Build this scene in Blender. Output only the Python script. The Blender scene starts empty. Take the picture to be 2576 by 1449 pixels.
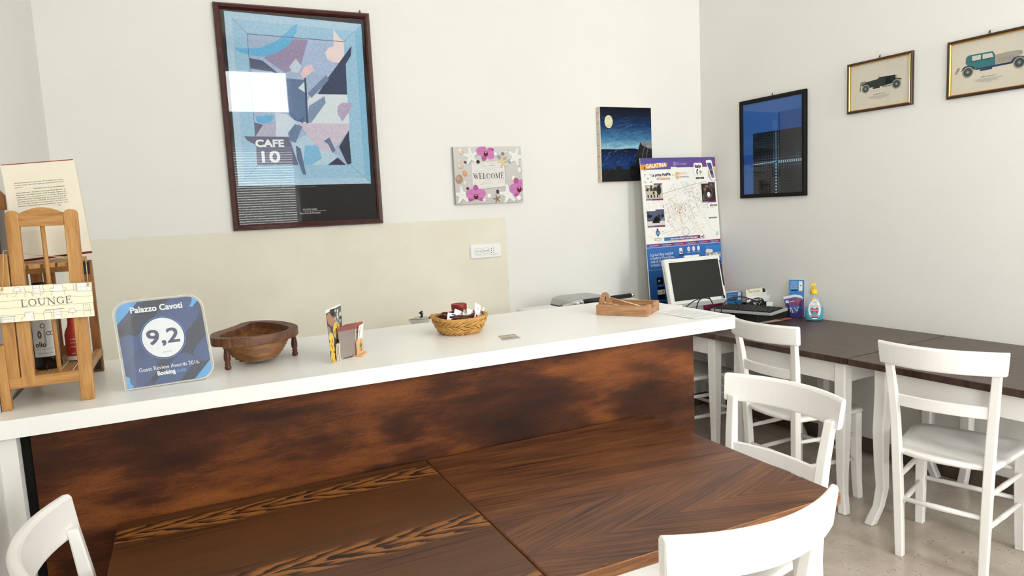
import bpy, bmesh, math, random
from mathutils import Matrix, Vector
from mathutils.geometry import tessellate_polygon
random.seed(7)
R = math.radians
SC = bpy.context.scene
COL = SC.collection

# ------------------------------------------------------------------ camera
def make_camera():
    yaw, pitch, roll, f = R(25.169), R(6.594), R(-2.769), 1740.0
    fw = Vector((math.sin(yaw) * math.cos(pitch), math.cos(yaw) * math.cos(pitch), -math.sin(pitch)))
    rt = Vector((math.cos(yaw), -math.sin(yaw), 0)); up = rt.cross(fw)
    r2 = rt * math.cos(roll) + up * math.sin(roll); u2 = up * math.cos(roll) - rt * math.sin(roll)
    cd = bpy.data.cameras.new('camera'); co = bpy.data.objects.new('camera', cd); COL.objects.link(co)
    cd.sensor_fit = 'HORIZONTAL'; cd.sensor_width = 36; cd.lens = f / 2576 * 36; cd.clip_start = 0.05
    co.matrix_world = Matrix(((r2.x, u2.x, -fw.x, 0), (r2.y, u2.y, -fw.y, 0), (r2.z, u2.z, -fw.z, 1.54), (0, 0, 0, 1)))
    SC.camera = co
make_camera()

# ------------------------------------------------------------------ light and exposure
SC.view_settings.view_transform = 'Standard'
SC.view_settings.look = 'None'
SC.view_settings.gamma = 1
SC.view_settings.use_curve_mapping = False
SC.view_settings.exposure = 0.0
SC.cycles.max_bounces = 8
SC.cycles.diffuse_bounces = 5
SC.cycles.transparent_max_bounces = 12
SC.cycles.use_denoising = True
SC.cycles.sample_clamp_indirect = 8
wd = bpy.data.worlds.new('sky'); SC.world = wd; wd.use_nodes = True
wd.node_tree.nodes['Background'].inputs[0].default_value = (0.86, 0.93, 1.0, 1)
wd.node_tree.nodes['Background'].inputs[1].default_value = 6.0
WY = -2.3                                   # inner face of the wall with the windows, behind the camera
def daylight(name, x, z, w, hgt, radiance, tint=(1.0, 0.994, 0.984), y=None, side=None):
    ld = bpy.data.lights.new(name, 'AREA'); ld.shape = 'RECTANGLE'; ld.size = w; ld.size_y = hgt
    ld.energy = radiance * math.pi * w * hgt; ld.color = tint
    o = bpy.data.objects.new(name, ld); COL.objects.link(o)
    o.location = (x, WY - 0.28 if y is None else y, z); o.rotation_euler = (R(90), 0, 0) if side is None else (R(90), 0, R(-90))
    return o
DAY = 17.5
daylight('daylight_fanlight', 1.12, 3.32, 0.90, 0.60, DAY * 1.2)
daylight('daylight_door', 1.12, 1.30, 0.90, 2.4, DAY * 0.55)
daylight('daylight_added_window', 3.3, 2.1, 0.86, 2.3, DAY)  # light of the added front window
daylight('daylight_side_window', -0.60, 2.1, 1.08, 2.2, DAY * 0.8, y=-1.2, side='left')

# ------------------------------------------------------------------ colours and materials
def lin(c):
    c = c / 255.0
    return c / 12.92 if c <= 0.04045 else ((c + 0.055) / 1.055) ** 2.4
def rgb(r, g, b): return (lin(r), lin(g), lin(b), 1)
class NT:
    def __init__(s, name):
        m = bpy.data.materials.new(name); m.use_nodes = True; s.m = m; s.n = m.node_tree.nodes; s.l = m.node_tree.links
        s.b = s.n['Principled BSDF']; s.o = s.n['Material Output']
    def add(s, t, **k):
        x = s.n.new(t)
        for a, v in k.items(): setattr(x, a, v)
        return x
    def link(s, a, b): s.l.new(a, b)
    def coord(s, scale=(1, 1, 1), rot=(0, 0, 0), world=False):
        mp = s.add('ShaderNodeMapping'); mp.inputs['Scale'].default_value = scale; mp.inputs['Rotation'].default_value = rot
        if world: s.link(s.add('ShaderNodeNewGeometry').outputs['Position'], mp.inputs['Vector'])
        else: s.link(s.add('ShaderNodeTexCoord').outputs['Object'], mp.inputs['Vector'])
        return mp.outputs[0]
    def noise(s, vec, scale, detail=4, rough=0.6, dist=0.0):
        x = s.add('ShaderNodeTexNoise'); x.inputs['Scale'].default_value = scale; x.inputs['Detail'].default_value = detail
        x.inputs['Roughness'].default_value = rough; x.inputs['Distortion'].default_value = dist
        s.link(vec, x.inputs['Vector']); return x.outputs['Fac']
    def ramp(s, fac, stops, interp='LINEAR'):
        x = s.add('ShaderNodeValToRGB'); x.color_ramp.interpolation = interp; e = x.color_ramp.elements
        while len(e) < len(stops): e.new(0.5)
        for i, (p, c) in enumerate(stops): e[i].position = p; e[i].color = c
        s.link(fac, x.inputs[0]); return x.outputs[0]
    def mix(s, fac, a, b, mode='MIX'):
        x = s.add('ShaderNodeMix', data_type='RGBA', blend_type=mode)
        for i, v in ((0, fac), (6, a), (7, b)):
            if hasattr(v, 'default_value') or hasattr(v, 'is_linked'): s.link(v, x.inputs[i])
            else: x.inputs[i].default_value = v
        return x.outputs[2]
    def math(s, op, a, b=None, c=None):
        x = s.add('ShaderNodeMath', operation=op)
        for i, v in enumerate((a, b, c)):
            if v is None: continue
            if hasattr(v, 'is_linked'): s.link(v, x.inputs[i])
            else: x.inputs[i].default_value = v
        return x.outputs[0]
    def color(s, c):
        if hasattr(c, 'is_linked'): s.link(c, s.b.inputs['Base Color'])
        else: s.b.inputs['Base Color'].default_value = c
    def bump(s, fac, strength=0.2, dist=0.002):
        x = s.add('ShaderNodeBump'); x.inputs['Strength'].default_value = strength; x.inputs['Distance'].default_value = dist
        s.link(fac, x.inputs['Height']); s.link(x.outputs[0], s.b.inputs['Normal'])
    def rough(s, r, spec=0.5, metal=0.0):
        s.b.inputs['Roughness'].default_value = r; s.b.inputs['Specular IOR Level'].default_value = spec
        s.b.inputs['Metallic'].default_value = metal
M = {}
def plain(name, c, r=0.5, spec=0.5, metal=0.0, var=0.0, vs=8.0):
    t = NT(name)
    if var:
        f = t.noise(t.coord(), vs, 4)
        t.color(t.ramp(f, [(0.3, tuple(x * (1 - var) for x in c[:3]) + (1,)), (0.7, tuple(min(1, x * (1 + var)) for x in c[:3]) + (1,))]))
    else: t.color(c)
    t.rough(r, spec, metal); M[name] = t.m; return t
plain('chair_paint', rgb(241, 238, 234), 0.38, 0.45, var=0.02, vs=5)
plain('table_paint', rgb(238, 235, 231), 0.4, 0.45, var=0.02, vs=5)
plain('laminate', rgb(243, 242, 238), 0.32, 0.5, var=0.01, vs=3)
plain('black_frame', rgb(9, 9, 10), 0.45, 0.2)
plain('mahogany', rgb(62, 12, 11), 0.14, 0.6, var=0.25, vs=14)
plain('gold', rgb(205, 160, 80), 0.28, 0.5, 0.9)
plain('brown_frame', rgb(58, 32, 18), 0.35, var=0.2, vs=20)
plain('white_plastic', rgb(232, 231, 228), 0.35)
plain('grey_plastic', rgb(168, 168, 166), 0.4)
plain('dark_plastic', rgb(20, 20, 21), 0.45)
plain('black_screen', rgb(38, 38, 37), 0.35, 0.4)
plain('cable_black', rgb(8, 8, 8), 0.5)
plain('steel', rgb(200, 200, 198), 0.18, 0.5, 1.0)
plain('chrome', rgb(215, 215, 215), 0.08, 0.5, 1.0)
plain('yellow_plastic', rgb(232, 196, 50), 0.35)
plain('purple_card', rgb(62, 48, 120), 0.5, var=0.12, vs=30)
plain('white_card', rgb(236, 236, 236), 0.6)
plain('paper', rgb(240, 240, 240), 0.7)
plain('cream_paper', rgb(226, 218, 200), 0.75, var=0.04, vs=8)
plain('red_board', rgb(140, 22, 30), 0.5)
plain('orange_paper', rgb(196, 110, 80), 0.7)
plain('canvas_raw', rgb(214, 200, 180), 0.8, var=0.06, vs=30)
plain('grey_edge', rgb(176, 172, 168), 0.7)
plain('olive_glass', rgb(14, 14, 12), 0.08, 0.6)
plain('red_box', rgb(190, 50, 34), 0.5)
plain('red_lid', rgb(130, 14, 16), 0.35)
plain('red_brown_reed', rgb(88, 30, 22), 0.5, var=0.3, vs=60)
plain('twine', rgb(196, 168, 120), 0.9)
plain('teal_liquid', rgb(30, 160, 185), 0.15, 0.5)
plain('beech', rgb(222, 170, 118), 0.5, var=0.06, vs=30)
plain('bamboo', rgb(236, 220, 190), 0.55)
plain('card_edges', rgb(164, 146, 138), 0.7, var=0.2, vs=200)
plain('navy_blind', rgb(225, 225, 222), 0.5)
plain('frame_white', rgb(235, 235, 232), 0.4)
plain('dimmed_wall', rgb(128, 126, 123), 0.9, 0.1, var=0.15, vs=5)  # grey tone put on the unseen front wall so poster glass reflects dark
plain('shade_black', rgb(16, 13, 11), 0.8)  # near-black standing in for shade in the counter gap and tray slot
plain('aluminium', rgb(176, 178, 180), 0.35, 0.5, 0.8)
plain('marble_skirting', rgb(92, 78, 68), 0.3, var=0.2, vs=6)

def wood(name, c0, c1, c2, axis=0, scale=1.0, r=0.45, stretch=14, bump=0.1, ring=18, spec=0.45):
    t = NT(name); sc = [stretch * scale] * 3; sc[axis] = scale
    v = t.coord(tuple(sc)); n1 = t.noise(v, 3.0, 6, 0.65, 0.4); v2 = t.coord(tuple(x * 4 for x in sc)); n2 = t.noise(v2, 5, 3)
    f = t.math('ADD', t.math('MULTIPLY', n1, 0.75), t.math('MULTIPLY', n2, 0.25))
    t.color(t.ramp(f, [(0.33, c0), (0.5, c1), (0.68, c2)])); t.rough(r, spec); t.bump(f, bump, 0.001); M[name] = t.m
wood('pine_z', rgb(146, 98, 48), rgb(182, 132, 74), rgb(202, 156, 96), 2, 2.2, 0.5)
wood('pine_x', rgb(146, 98, 48), rgb(182, 132, 74), rgb(202, 156, 96), 0, 2.2, 0.5)
wood('pine_y', rgb(146, 98, 48), rgb(182, 132, 74), rgb(202, 156, 96), 1, 2.2, 0.5)
wood('pine_dark', rgb(104, 62, 28), rgb(146, 92, 44), rgb(168, 112, 58), 2, 2.2, 0.5)
wood('acacia', rgb(120, 82, 54), rgb(168, 122, 84), rgb(200, 158, 118), 0, 2.0, 0.55)
wood('turned_wood', rgb(52, 26, 16), rgb(92, 50, 30), rgb(120, 70, 44), 2, 3, 0.45, 5)
wood('bowl_wood', rgb(66, 38, 24), rgb(104, 66, 44), rgb(132, 90, 62), 0, 3, 0.5, 6)
wood('bowl_light', rgb(98, 62, 32), rgb(132, 88, 48), rgb(158, 112, 66), 0, 3, 0.5, 6)
wood('wicker', rgb(150, 98, 40), rgb(196, 146, 76), rgb(218, 176, 106), 0, 12, 0.5, 2)
wood('edge_wood', rgb(60, 32, 16), rgb(96, 56, 28), rgb(124, 76, 40), 0, 2, 0.4, 18)

wood('edge_light', rgb(96, 58, 30), rgb(136, 88, 50), rgb(164, 112, 68), 0, 2, 0.4, 18)
def print_material(name, rough, mottling=0.0, mscale=60, stretch=(1, 1, 1)):
    t = NT(name); a = t.add('ShaderNodeVertexColor', layer_name='pigment'); c = a.outputs[0]
    if mottling:
        f = t.noise(t.coord(stretch), mscale, 5, 0.7)
        c = t.mix(mottling, c, t.ramp(f, [(0.3, (0, 0, 0, 1)), (0.7, (1, 1, 1, 1))]), 'OVERLAY')
    t.color(c); t.rough(rough, 0.15); M[name] = t.m
print_material('print_matte', 0.6)
print_material('print_gloss', 0.25)
print_material('print_paint', 0.55, 0.16, 70)
print_material('print_canvas', 0.45, 0.45, 16, (1, 2.6, 1))

def glazing(name, tint, ior=1.5, haze=0.0):
    t = NT(name); t.n.remove(t.b)
    tr = t.add('ShaderNodeBsdfTransparent'); tr.inputs[0].default_value = tint
    gl = t.add('ShaderNodeBsdfGlossy'); gl.inputs['Roughness'].default_value = 0.01
    fr = t.add('ShaderNodeFresnel'); fr.inputs[0].default_value = ior
    mx = t.add('ShaderNodeMixShader'); geo = t.add('ShaderNodeNewGeometry'); t.link(t.math('MULTIPLY', fr.outputs[0], t.math('SUBTRACT', 1.0, geo.outputs['Backfacing'])), mx.inputs[0]); t.link(tr.outputs[0], mx.inputs[1]); t.link(gl.outputs[0], mx.inputs[2])
    out = mx.outputs[0]
    if haze:
        df = t.add('ShaderNodeBsdfDiffuse'); df.inputs[0].default_value = (0.9, 0.9, 0.9, 1)
        m2 = t.add('ShaderNodeMixShader'); m2.inputs[0].default_value = haze; t.link(out, m2.inputs[1]); t.link(df.outputs[0], m2.inputs[2]); out = m2.outputs[0]
    t.link(out, t.o.inputs[0]); M[name] = t.m
glazing('picture_glass', (1, 1, 1, 1), 1.46)
glazing('window_glass', (0.98, 0.99, 0.98, 1))
glazing('clear_acrylic', (0.96, 0.97, 0.97, 1), 1.3, 0.06)
glazing('acrylic_edge', (0.92, 0.93, 0.93, 1), 1.45, 0.45)
glazing('clear_bottle', (0.93, 0.96, 0.98, 1), 1.35, 0.06)
glazing('glass_vase', (0.95, 0.97, 0.96, 1), 1.3, 0.03)

def wall_material(name, band=False):
    t = NT(name); v = t.coord(world=True); big = t.noise(v, 1.3, 4); fine = t.noise(v, 90, 3)
    c = t.ramp(big, [(0.3, rgb(229, 227, 222)), (0.7, rgb(233, 231, 226))])
    if band:
        sp = t.add('ShaderNodeSeparateXYZ'); t.link(v, sp.inputs[0])
        wob = t.math('MULTIPLY', t.math('SUBTRACT', t.noise(v, 7, 4), 0.5), 0.02)
        a = t.math('LESS_THAN', t.math('ADD', sp.outputs[0], wob), 1.868); b = t.math('LESS_THAN', t.math('ADD', sp.outputs[2], wob), 1.484)
        cream = t.ramp(t.noise(v, 3, 5), [(0.3, rgb(223, 215, 196)), (0.7, rgb(231, 225, 210))])
        c = t.mix(t.math('MULTIPLY', t.math('MULTIPLY', a, b), 0.92), c, cream)
    t.color(c); t.rough(0.85, 0.2); t.bump(fine, 0.12, 0.002); M[name] = t.m
wall_material('wall_paint'); wall_material('wall_banded', True)

def floor_material():
    t = NT('marble_floor'); v = t.coord(world=True)
    base = t.ramp(t.noise(v, 4, 6, 0.7), [(0.3, rgb(168, 154, 139)), (0.55, rgb(188, 175, 161)), (0.75, rgb(199, 188, 176))])
    w = t.noise(t.coord((1, 1, 1), world=True), 11, 3, 0.6, 1.6)
    vein = t.math('ABSOLUTE', t.math('SUBTRACT', w, 0.5))
    m = t.ramp(vein, [(0.0, (1, 1, 1, 1)), (0.016, (0, 0, 0, 1))])
    gate = t.ramp(t.noise(v, 16, 2), [(0.50, (0, 0, 0, 1)), (0.60, (1, 1, 1, 1))])
    c = t.mix(t.math('MULTIPLY', t.math('MULTIPLY', m, gate), 0.62), base, rgb(74, 66, 60))
    t.color(c); t.rough(0.22, 0.5); M['marble_floor'] = t.m
floor_material()

def panel_material():
    t = NT('stained_plywood')
    warp = t.noise(t.coord((3, 1, 9)), 3, 4, 0.7)
    blot = t.noise(t.coord((1.0, 1, 2.7)), 2.1, 5, 0.5, 0.35)
    b2 = t.noise(t.coord((1.3, 1, 6.5)), 3.4, 4, 0.6, 0.1)
    grain = t.noise(t.coord((5, 1, 150)), 3, 5, 0.75); speck = t.noise(t.coord((40, 1, 300)), 3, 2)
    f = t.math('ADD', t.math('ADD', t.math('MULTIPLY', blot, 0.74), t.math('MULTIPLY', b2, 0.22)), t.math('MULTIPLY', grain, 0.24))
    c = t.ramp(f, [(0.45, rgb(38, 18, 10)), (0.54, rgb(58, 29, 14)), (0.598, rgb(78, 40, 18)), (0.622, rgb(94, 50, 22)), (0.73, rgb(132, 75, 32))])
    c = t.mix(0.35, c, t.ramp(speck, [(0.35, (0.2, 0.2, 0.2, 1)), (0.65, (0.8, 0.8, 0.8, 1))]), 'OVERLAY')
    t.color(c); t.rough(0.5, 0.22); t.bump(grain, 0.06, 0.001); M['stained_plywood'] = t.m
panel_material()

def flame_top(name, dark, mid, light, centres, rough=0.36):
    """Flat-sawn ash: saw-toothed flame figures along local x at the given lines, fine straight grain between."""
    t = NT(name); v = t.coord(); sp = t.add('ShaderNodeSeparateXYZ'); t.link(v, sp.inputs[0])
    wob = t.math('MULTIPLY', t.math('SUBTRACT', t.noise(t.coord((1.6, .4, 1)), 2.2, 2), 0.5), 0.05)
    tooth = t.noise(t.coord((7, 42, 1)), 1.5, 2, 0.6); lines = t.noise(t.coord((1.6, 150, 1)), 1.3, 3, 0.6); fine = t.noise(t.coord((9, 330, 1)), 3, 3, 0.7); broad = t.noise(t.coord((2, 7, 1)), 2, 3)
    d = None
    for c0 in centres:
        e = t.math('ABSOLUTE', t.math('SUBTRACT', t.math('ADD', sp.outputs[1], wob), c0)); d = e if d is None else t.math('MINIMUM', d, e)
    g = t.math('ADD', t.math('SUBTRACT', t.math('MULTIPLY', sp.outputs[0], 10.0), t.math('MULTIPLY', d, 34.0)), t.math('MULTIPLY', tooth, 1.5))
    saw = t.math('FRACT', g)
    fl = t.ramp(saw, [(0.0, dark), (0.16, dark), (0.34, mid), (0.62, light), (0.95, light), (1.0, dark)])
    ln = t.ramp(lines, [(0.38, dark), (0.50, mid), (0.66, mid)]); pl = t.ramp(broad, [(0.3, tuple(x * .86 for x in mid[:3]) + (1,)), (0.7, tuple(x * 1.12 for x in mid[:3]) + (1,))])
    near = t.ramp(d, [(0.036, (0, 0, 0, 1)), (0.050, (1, 1, 1, 1))]); far = t.ramp(d, [(0.075, (0, 0, 0, 1)), (0.13, (1, 1, 1, 1))])
    c = t.mix(near, fl, ln); c = t.mix(t.math('MULTIPLY', far, 0.72), c, pl)
    c = t.mix(0.34, c, t.ramp(fine, [(0.35, (0.2, 0.2, 0.2, 1)), (0.62, (0.66, 0.66, 0.66, 1))]), 'OVERLAY')
    t.color(c); t.rough(rough, 0.4); t.bump(fine, 0.1, 0.0006); M[name] = t.m
flame_top('ash_flame', rgb(42, 24, 13), rgb(92, 55, 27), rgb(150, 96, 48), (0.315, -0.07, -0.40))

def chevron_top(name, dark, mid, light, yc, slope, rough=0.34, axis=0, split=None):
    """Book-matched straight grain meeting in shallow chevrons along one centre line."""
    t = NT(name); v = t.coord(); sp = t.add('ShaderNodeSeparateXYZ'); t.link(v, sp.inputs[0])
    a, b = (sp.outputs[0], sp.outputs[1]) if axis == 0 else (sp.outputs[1], sp.outputs[0])
    d = t.math('ABSOLUTE', t.math('SUBTRACT', b, yc))
    across = t.math('ADD', d, t.math('MULTIPLY', a, slope))
    if split is not None:
        other = t.math('ADD', b, t.math('MULTIPLY', a, 0.11)); sel = t.math('GREATER_THAN', b, split)
        across = t.math('ADD', t.math('MULTIPLY', across, t.math('SUBTRACT', 1.0, sel)), t.math('MULTIPLY', other, sel))
    cmb = t.add('ShaderNodeCombineXYZ'); t.link(t.math('MULTIPLY', a, 2.4), cmb.inputs[0]); t.link(t.math('MULTIPLY', across, 70.0), cmb.inputs[1])
    n = t.noise(cmb.outputs[0], 1.5, 5, 0.68); cm2 = t.add('ShaderNodeCombineXYZ')
    t.link(t.math('MULTIPLY', a, 1.5), cm2.inputs[0]); t.link(t.math('MULTIPLY', across, 9.0), cm2.inputs[1]); n2 = t.noise(cm2.outputs[0], 1.3, 3)
    f = t.math('ADD', t.math('MULTIPLY', n, 0.6), t.math('MULTIPLY', n2, 0.4))
    t.color(t.ramp(f, [(0.385, dark), (0.47, mid), (0.60, light)])); t.rough(rough, 0.36); t.bump(n, 0.1, 0.0006); M[name] = t.m
chevron_top('ash_chevron', rgb(50, 28, 17), rgb(90, 51, 28), rgb(122, 75, 43), -0.286, -0.33, split=-0.12)
chevron_top('ash_dark', rgb(46, 32, 26), rgb(70, 50, 42), rgb(86, 64, 54), 0.05, 0.2, axis=1)

# ------------------------------------------------------------------ mesh helpers
class MB:
    def __init__(s): s.v = []; s.f = []; s.s = []
    def add(s, vs, fs, smooth=False):
        o = len(s.v); s.v += [tuple(x) for x in vs]; s.f += [tuple(i + o for i in f) for f in fs]; s.s += [smooth] * len(fs); return s
    def box(s, x0, x1, y0, y1, z0, z1, mat=None):
        vs = [Vector(p) for p in ((x0, y0, z0), (x1, y0, z0), (x1, y1, z0), (x0, y1, z0), (x0, y0, z1), (x1, y0, z1), (x1, y1, z1), (x0, y1, z1))]
        if mat is not None: vs = [mat @ p for p in vs]
        return s.add(vs, [(0, 3, 2, 1), (4, 5, 6, 7), (0, 1, 5, 4), (1, 2, 6, 5), (2, 3, 7, 6), (3, 0, 4, 7)])
    def loft(s, rings, cap=True, closed=False, smooth=False):
        n = len(rings[0]); vs = [p for r in rings for p in r]; fs = []; m = len(rings)
        for i in range(m if closed else m - 1):
            a, b = i * n, ((i + 1) % m) * n
            for j in range(n):
                k = (j + 1) % n; fs.append((a + j, a + k, b + k, b + j))
        if cap and not closed: fs += [tuple(range(n - 1, -1, -1)), tuple(range((m - 1) * n, m * n))]
        return s.add(vs, fs, smooth)
    def tube(s, path, r, n=8, closed=False, flat=1.0):
        P = [Vector(p) for p in path]; rings = []; m = len(P); prev = None
        for i, p in enumerate(P):
            if closed: d = P[(i + 1) % m] - P[i - 1]
            else: d = P[min(i + 1, m - 1)] - P[max(i - 1, 0)]
            d.normalize(); ref = Vector((0, 0, 1)) if abs(d.z) < 0.9 else Vector((0, 1, 0))
            if prev is None: u = d.cross(ref).normalized()
            else: u = (prev - d * prev.dot(d)).normalized()
            prev = u; w = d.cross(u); rr = r[i] if isinstance(r, (list, tuple)) else r
            rings.append([p + u * (rr * flat * math.cos(t)) + w * (rr * math.sin(t)) for t in [2 * math.pi * k / n for k in range(n)]])
        return s.loft(rings, True, closed, True)
    def lathe(s, prof, n=20, c=(0, 0), flat=1.0, cap=True):
        return s.loft([[(c[0] + r * math.cos(2 * math.pi * k / n), c[1] + r * flat * math.sin(2 * math.pi * k / n), z) for k in range(n)] for r, z in prof], cap, False, True)
    def prism(s, poly, fn0, fn1):
        """poly: 2D outline; fn0, fn1 map (u, v) to the two end faces."""
        a = [Vector(fn0(*p)) for p in poly]; b = [Vector(fn1(*p)) for p in poly]; n = len(poly)
        tri = tessellate_polygon([[Vector((p[0], p[1], 0)) for p in poly]])
        s.add(a + b, [tuple(reversed(t)) for t in tri] + [tuple(i + n for i in t) for t in tri] + [(i, (i + 1) % n, (i + 1) % n + n, i + n) for i in range(n)])
        return s
    def mesh(s, name):
        me = bpy.data.meshes.new(name); me.from_pydata(s.v, [], s.f); me.polygons.foreach_set('use_smooth', s.s)
        bm = bmesh.new(); bm.from_mesh(me); bmesh.ops.recalc_face_normals(bm, faces=bm.faces); bm.to_mesh(me); bm.free(); return me
def link(name, me, mat, parent=None, bevel=0.0, seg=2, loc=None, rot=None, label=None):
    if mat is not None: me.materials.append(M[mat])
    o = bpy.data.objects.new(name, me); COL.objects.link(o)
    if parent is not None: o.parent = parent
    if loc: o.location = loc
    if rot: o.rotation_euler = rot
    if label: o['label'] = label
    if bevel:
        b = o.modifiers.new('bevel', 'BEVEL'); b.width = bevel; b.segments = seg; b.limit_method = 'ANGLE'; b.angle_limit = R(40); b.harden_normals = False
    return o
def part(name, mb, mat, parent, **k): return link(name, mb.mesh(name), mat, parent, **k)
def tag(o, label, cat, group=None):
    o['label'] = label; o['category'] = cat
    if group: o['group'] = group
    return o
def thing(name, label, cat, loc=(0, 0, 0), rz=0.0, group=None):
    o = bpy.data.objects.new(name, None); COL.objects.link(o); o.empty_display_size = 0.05
    o.location = loc; o.rotation_euler = (0, 0, rz); return tag(o, label, cat, group)
def struct(name, mb, mat, parent=None, **k):
    o = link(name, mb.mesh(name), mat, parent, **k)
    if parent is None: o['kind'] = 'structure'
    return o
def dup(root, loc, rz, label, group=None):
    r = root.copy(); COL.objects.link(r); r.location = loc; r.rotation_euler = (0, 0, rz); r['label'] = label
    if group: r['group'] = group
    for ch in list(root.children):
        c = ch.copy(); COL.objects.link(c); c.parent = r
        for g in list(ch.children):
            d = g.copy(); COL.objects.link(d); d.parent = c
    return r
def rrect(x0, y0, x1, y1, r, n=6):
    pts = []
    rs = r if isinstance(r, (tuple, list)) else (r,) * 4
    for cx, cy, a, rr in ((x1, y1, 0, rs[0]), (x0, y1, 90, rs[1]), (x0, y0, 180, rs[2]), (x1, y0, 270, rs[3])):
        sx = -1 if cx == x1 else 1; sy = -1 if cy == y1 else 1
        for k in range(n + 1):
            t = R(a + 90 * k / n); pts.append((cx + sx * rr + rr * math.cos(t), cy + sy * rr + rr * math.sin(t)))
    return pts

# ------------------------------------------------------------------ flat printed artwork (pigment colours on a flat sheet)
_font_cache = {}
def glyphs(s):
    if s in _font_cache: return _font_cache[s]
    cu = bpy.data.curves.new('lettering', 'FONT'); cu.body = s; cu.resolution_u = 3
    o = bpy.data.objects.new('lettering', cu); COL.objects.link(o); bpy.context.view_layer.update()
    me = bpy.data.meshes.new_from_object(o.evaluated_get(bpy.context.evaluated_depsgraph_get()))
    vs = [(v.co.x, v.co.y) for v in me.vertices]; fs = [tuple(p.vertices) for p in me.polygons]
    bpy.data.objects.remove(o); bpy.data.curves.remove(cu); bpy.data.meshes.remove(me)
    w0 = min(v[0] for v in vs); w1 = max(v[0] for v in vs); vs = [(v[0] - w0, v[1]) for v in vs]
    _font_cache[s] = (vs, fs, w1 - w0); return _font_cache[s]
class Art:
    LAY = 0.00022
    def __init__(s, clip=None): s.v = []; s.f = []; s.c = []; s.k = 0; s.clip = clip
    def _add(s, pts, faces, cols, lay):
        if s.clip and any(not (s.clip[0] <= p[0] <= s.clip[1] and s.clip[2] <= p[1] <= s.clip[3]) for p in pts):
            q0 = s.clip; s.clip = None
            for f in faces:
                P = [(pts[i][0], pts[i][1]) for i in f]
                for ax, lim, sg in ((0, q0[0], 1), (0, q0[1], -1), (1, q0[2], 1), (1, q0[3], -1)):
                    out = []
                    for k in range(len(P)):
                        p, q = P[k], P[(k + 1) % len(P)]; dp, dq = sg * (p[ax] - lim), sg * (q[ax] - lim)
                        if dp >= 0: out.append(p)
                        if (dp >= 0) != (dq >= 0): u = dp / (dp - dq); out.append((p[0] + (q[0] - p[0]) * u, p[1] + (q[1] - p[1]) * u))
                    P = out
                    if len(P) < 3: break
                if len(P) >= 3: s._add(P, [tuple(range(len(P)))], [cols[f[0]]] * len(P), lay)
            s.clip = q0; return
        s.k += 1; o = len(s.v); z = lay * s.LAY + (s.k % 40) * 3e-6; s.v += [(p[0], p[1], z) for p in pts]
        for f in faces: s.f.append(tuple(i + o for i in f)); s.c.append([cols[i] for i in f])
    def poly(s, pts, col, lay=1):
        cols = col if isinstance(col, list) else [col] * len(pts)
        s._add(pts, [tuple(t) for t in tessellate_polygon([[Vector((p[0], p[1], 0)) for p in pts]])], cols, lay); return s
    def rect(s, x0, y0, x1, y1, col, lay=1, top=None, right=None):
        c = [col, right or col, top or right or col, top or col]
        s._add([(x0, y0), (x1, y0), (x1, y1), (x0, y1)], [(0, 1, 2, 3)], c, lay); return s
    def ell(s, cx, cy, rx, ry, col, lay=1, n=28, rot=0.0, a0=0, a1=360):
        cr, sr = math.cos(R(rot)), math.sin(R(rot)); pts = []
        for k in range(n):
            t = R(a0 + (a1 - a0) * k / (n if a1 - a0 == 360 else n - 1)); x, y = rx * math.cos(t), ry * math.sin(t)
            pts.append((cx + x * cr - y * sr, cy + x * sr + y * cr))
        return s.poly(pts, col, lay)
    def line(s, pts, w, col, lay=1):
        for (ax, ay), (bx, by) in zip(pts, pts[1:]):
            d = math.hypot(bx - ax, by - ay) or 1e-9; nx, ny = -(by - ay) / d * w / 2, (bx - ax) / d * w / 2
            s._add([(ax + nx, ay + ny), (ax - nx, ay - ny), (bx - nx, by - ny), (bx + nx, by + ny)], [(0, 1, 2, 3)], [col] * 4, lay)
        return s
    def ring(s, cx, cy, r, w, col, lay=1, n=32, sx=1.0):
        return s.line([(cx + r * sx * math.cos(2 * math.pi * k / n), cy + r * math.sin(2 * math.pi * k / n)) for k in range(n + 1)], w, col, lay)
    def text(s, t, x, y, size, col, lay=2, width=None, align='L', rot=0.0, shear=0.0, bold=0.0):
        vs, fs, w = glyphs(t); k = size; kx = k if width is None else width / w
        off = {'L': 0, 'C': -w * kx / 2, 'R': -w * kx}[align]; cr, sr = math.cos(R(rot)), math.sin(R(rot))
        for dx in ((0,) if not bold else (-bold, 0, bold)):
            for dy in ((0,) if not bold else (-bold, bold)):
                pts = []
                for a, b in vs:
                    px, py = off + a * kx + b * k * shear + dx, b * k + dy; pts.append((x + px * cr - py * sr, y + px * sr + py * cr))
                s._add(pts, fs, [col] * len(pts), lay)
        return s
    def scribble(s, x0, x1, y, size, col, lay=2, seed=0):
        """one line of print too small to read"""
        rnd = random.Random(seed); x = x0
        while x < x1:
            w = rnd.uniform(1.2, 4.2) * size; s.rect(x, y, min(x + w, x1), y + size * rnd.uniform(0.55, 0.8), col, lay); x += w + size * 0.55
        return s
    def mesh(s, name):
        me = bpy.data.meshes.new(name); me.from_pydata(s.v, [], s.f)
        at = me.color_attributes.new('pigment', 'FLOAT_COLOR', 'CORNER'); i = 0
        for p, cs in zip(me.polygons, s.c):
            if p.normal.z < 0: pass
            for c in cs: at.data[i].color = c; i += 1
        return me
def art(name, a, mat, parent, loc, rot=(R(90), 0, 0), label=None): return link(name, a.mesh(name), mat, parent, loc=loc, rot=rot, label=label)
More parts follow.
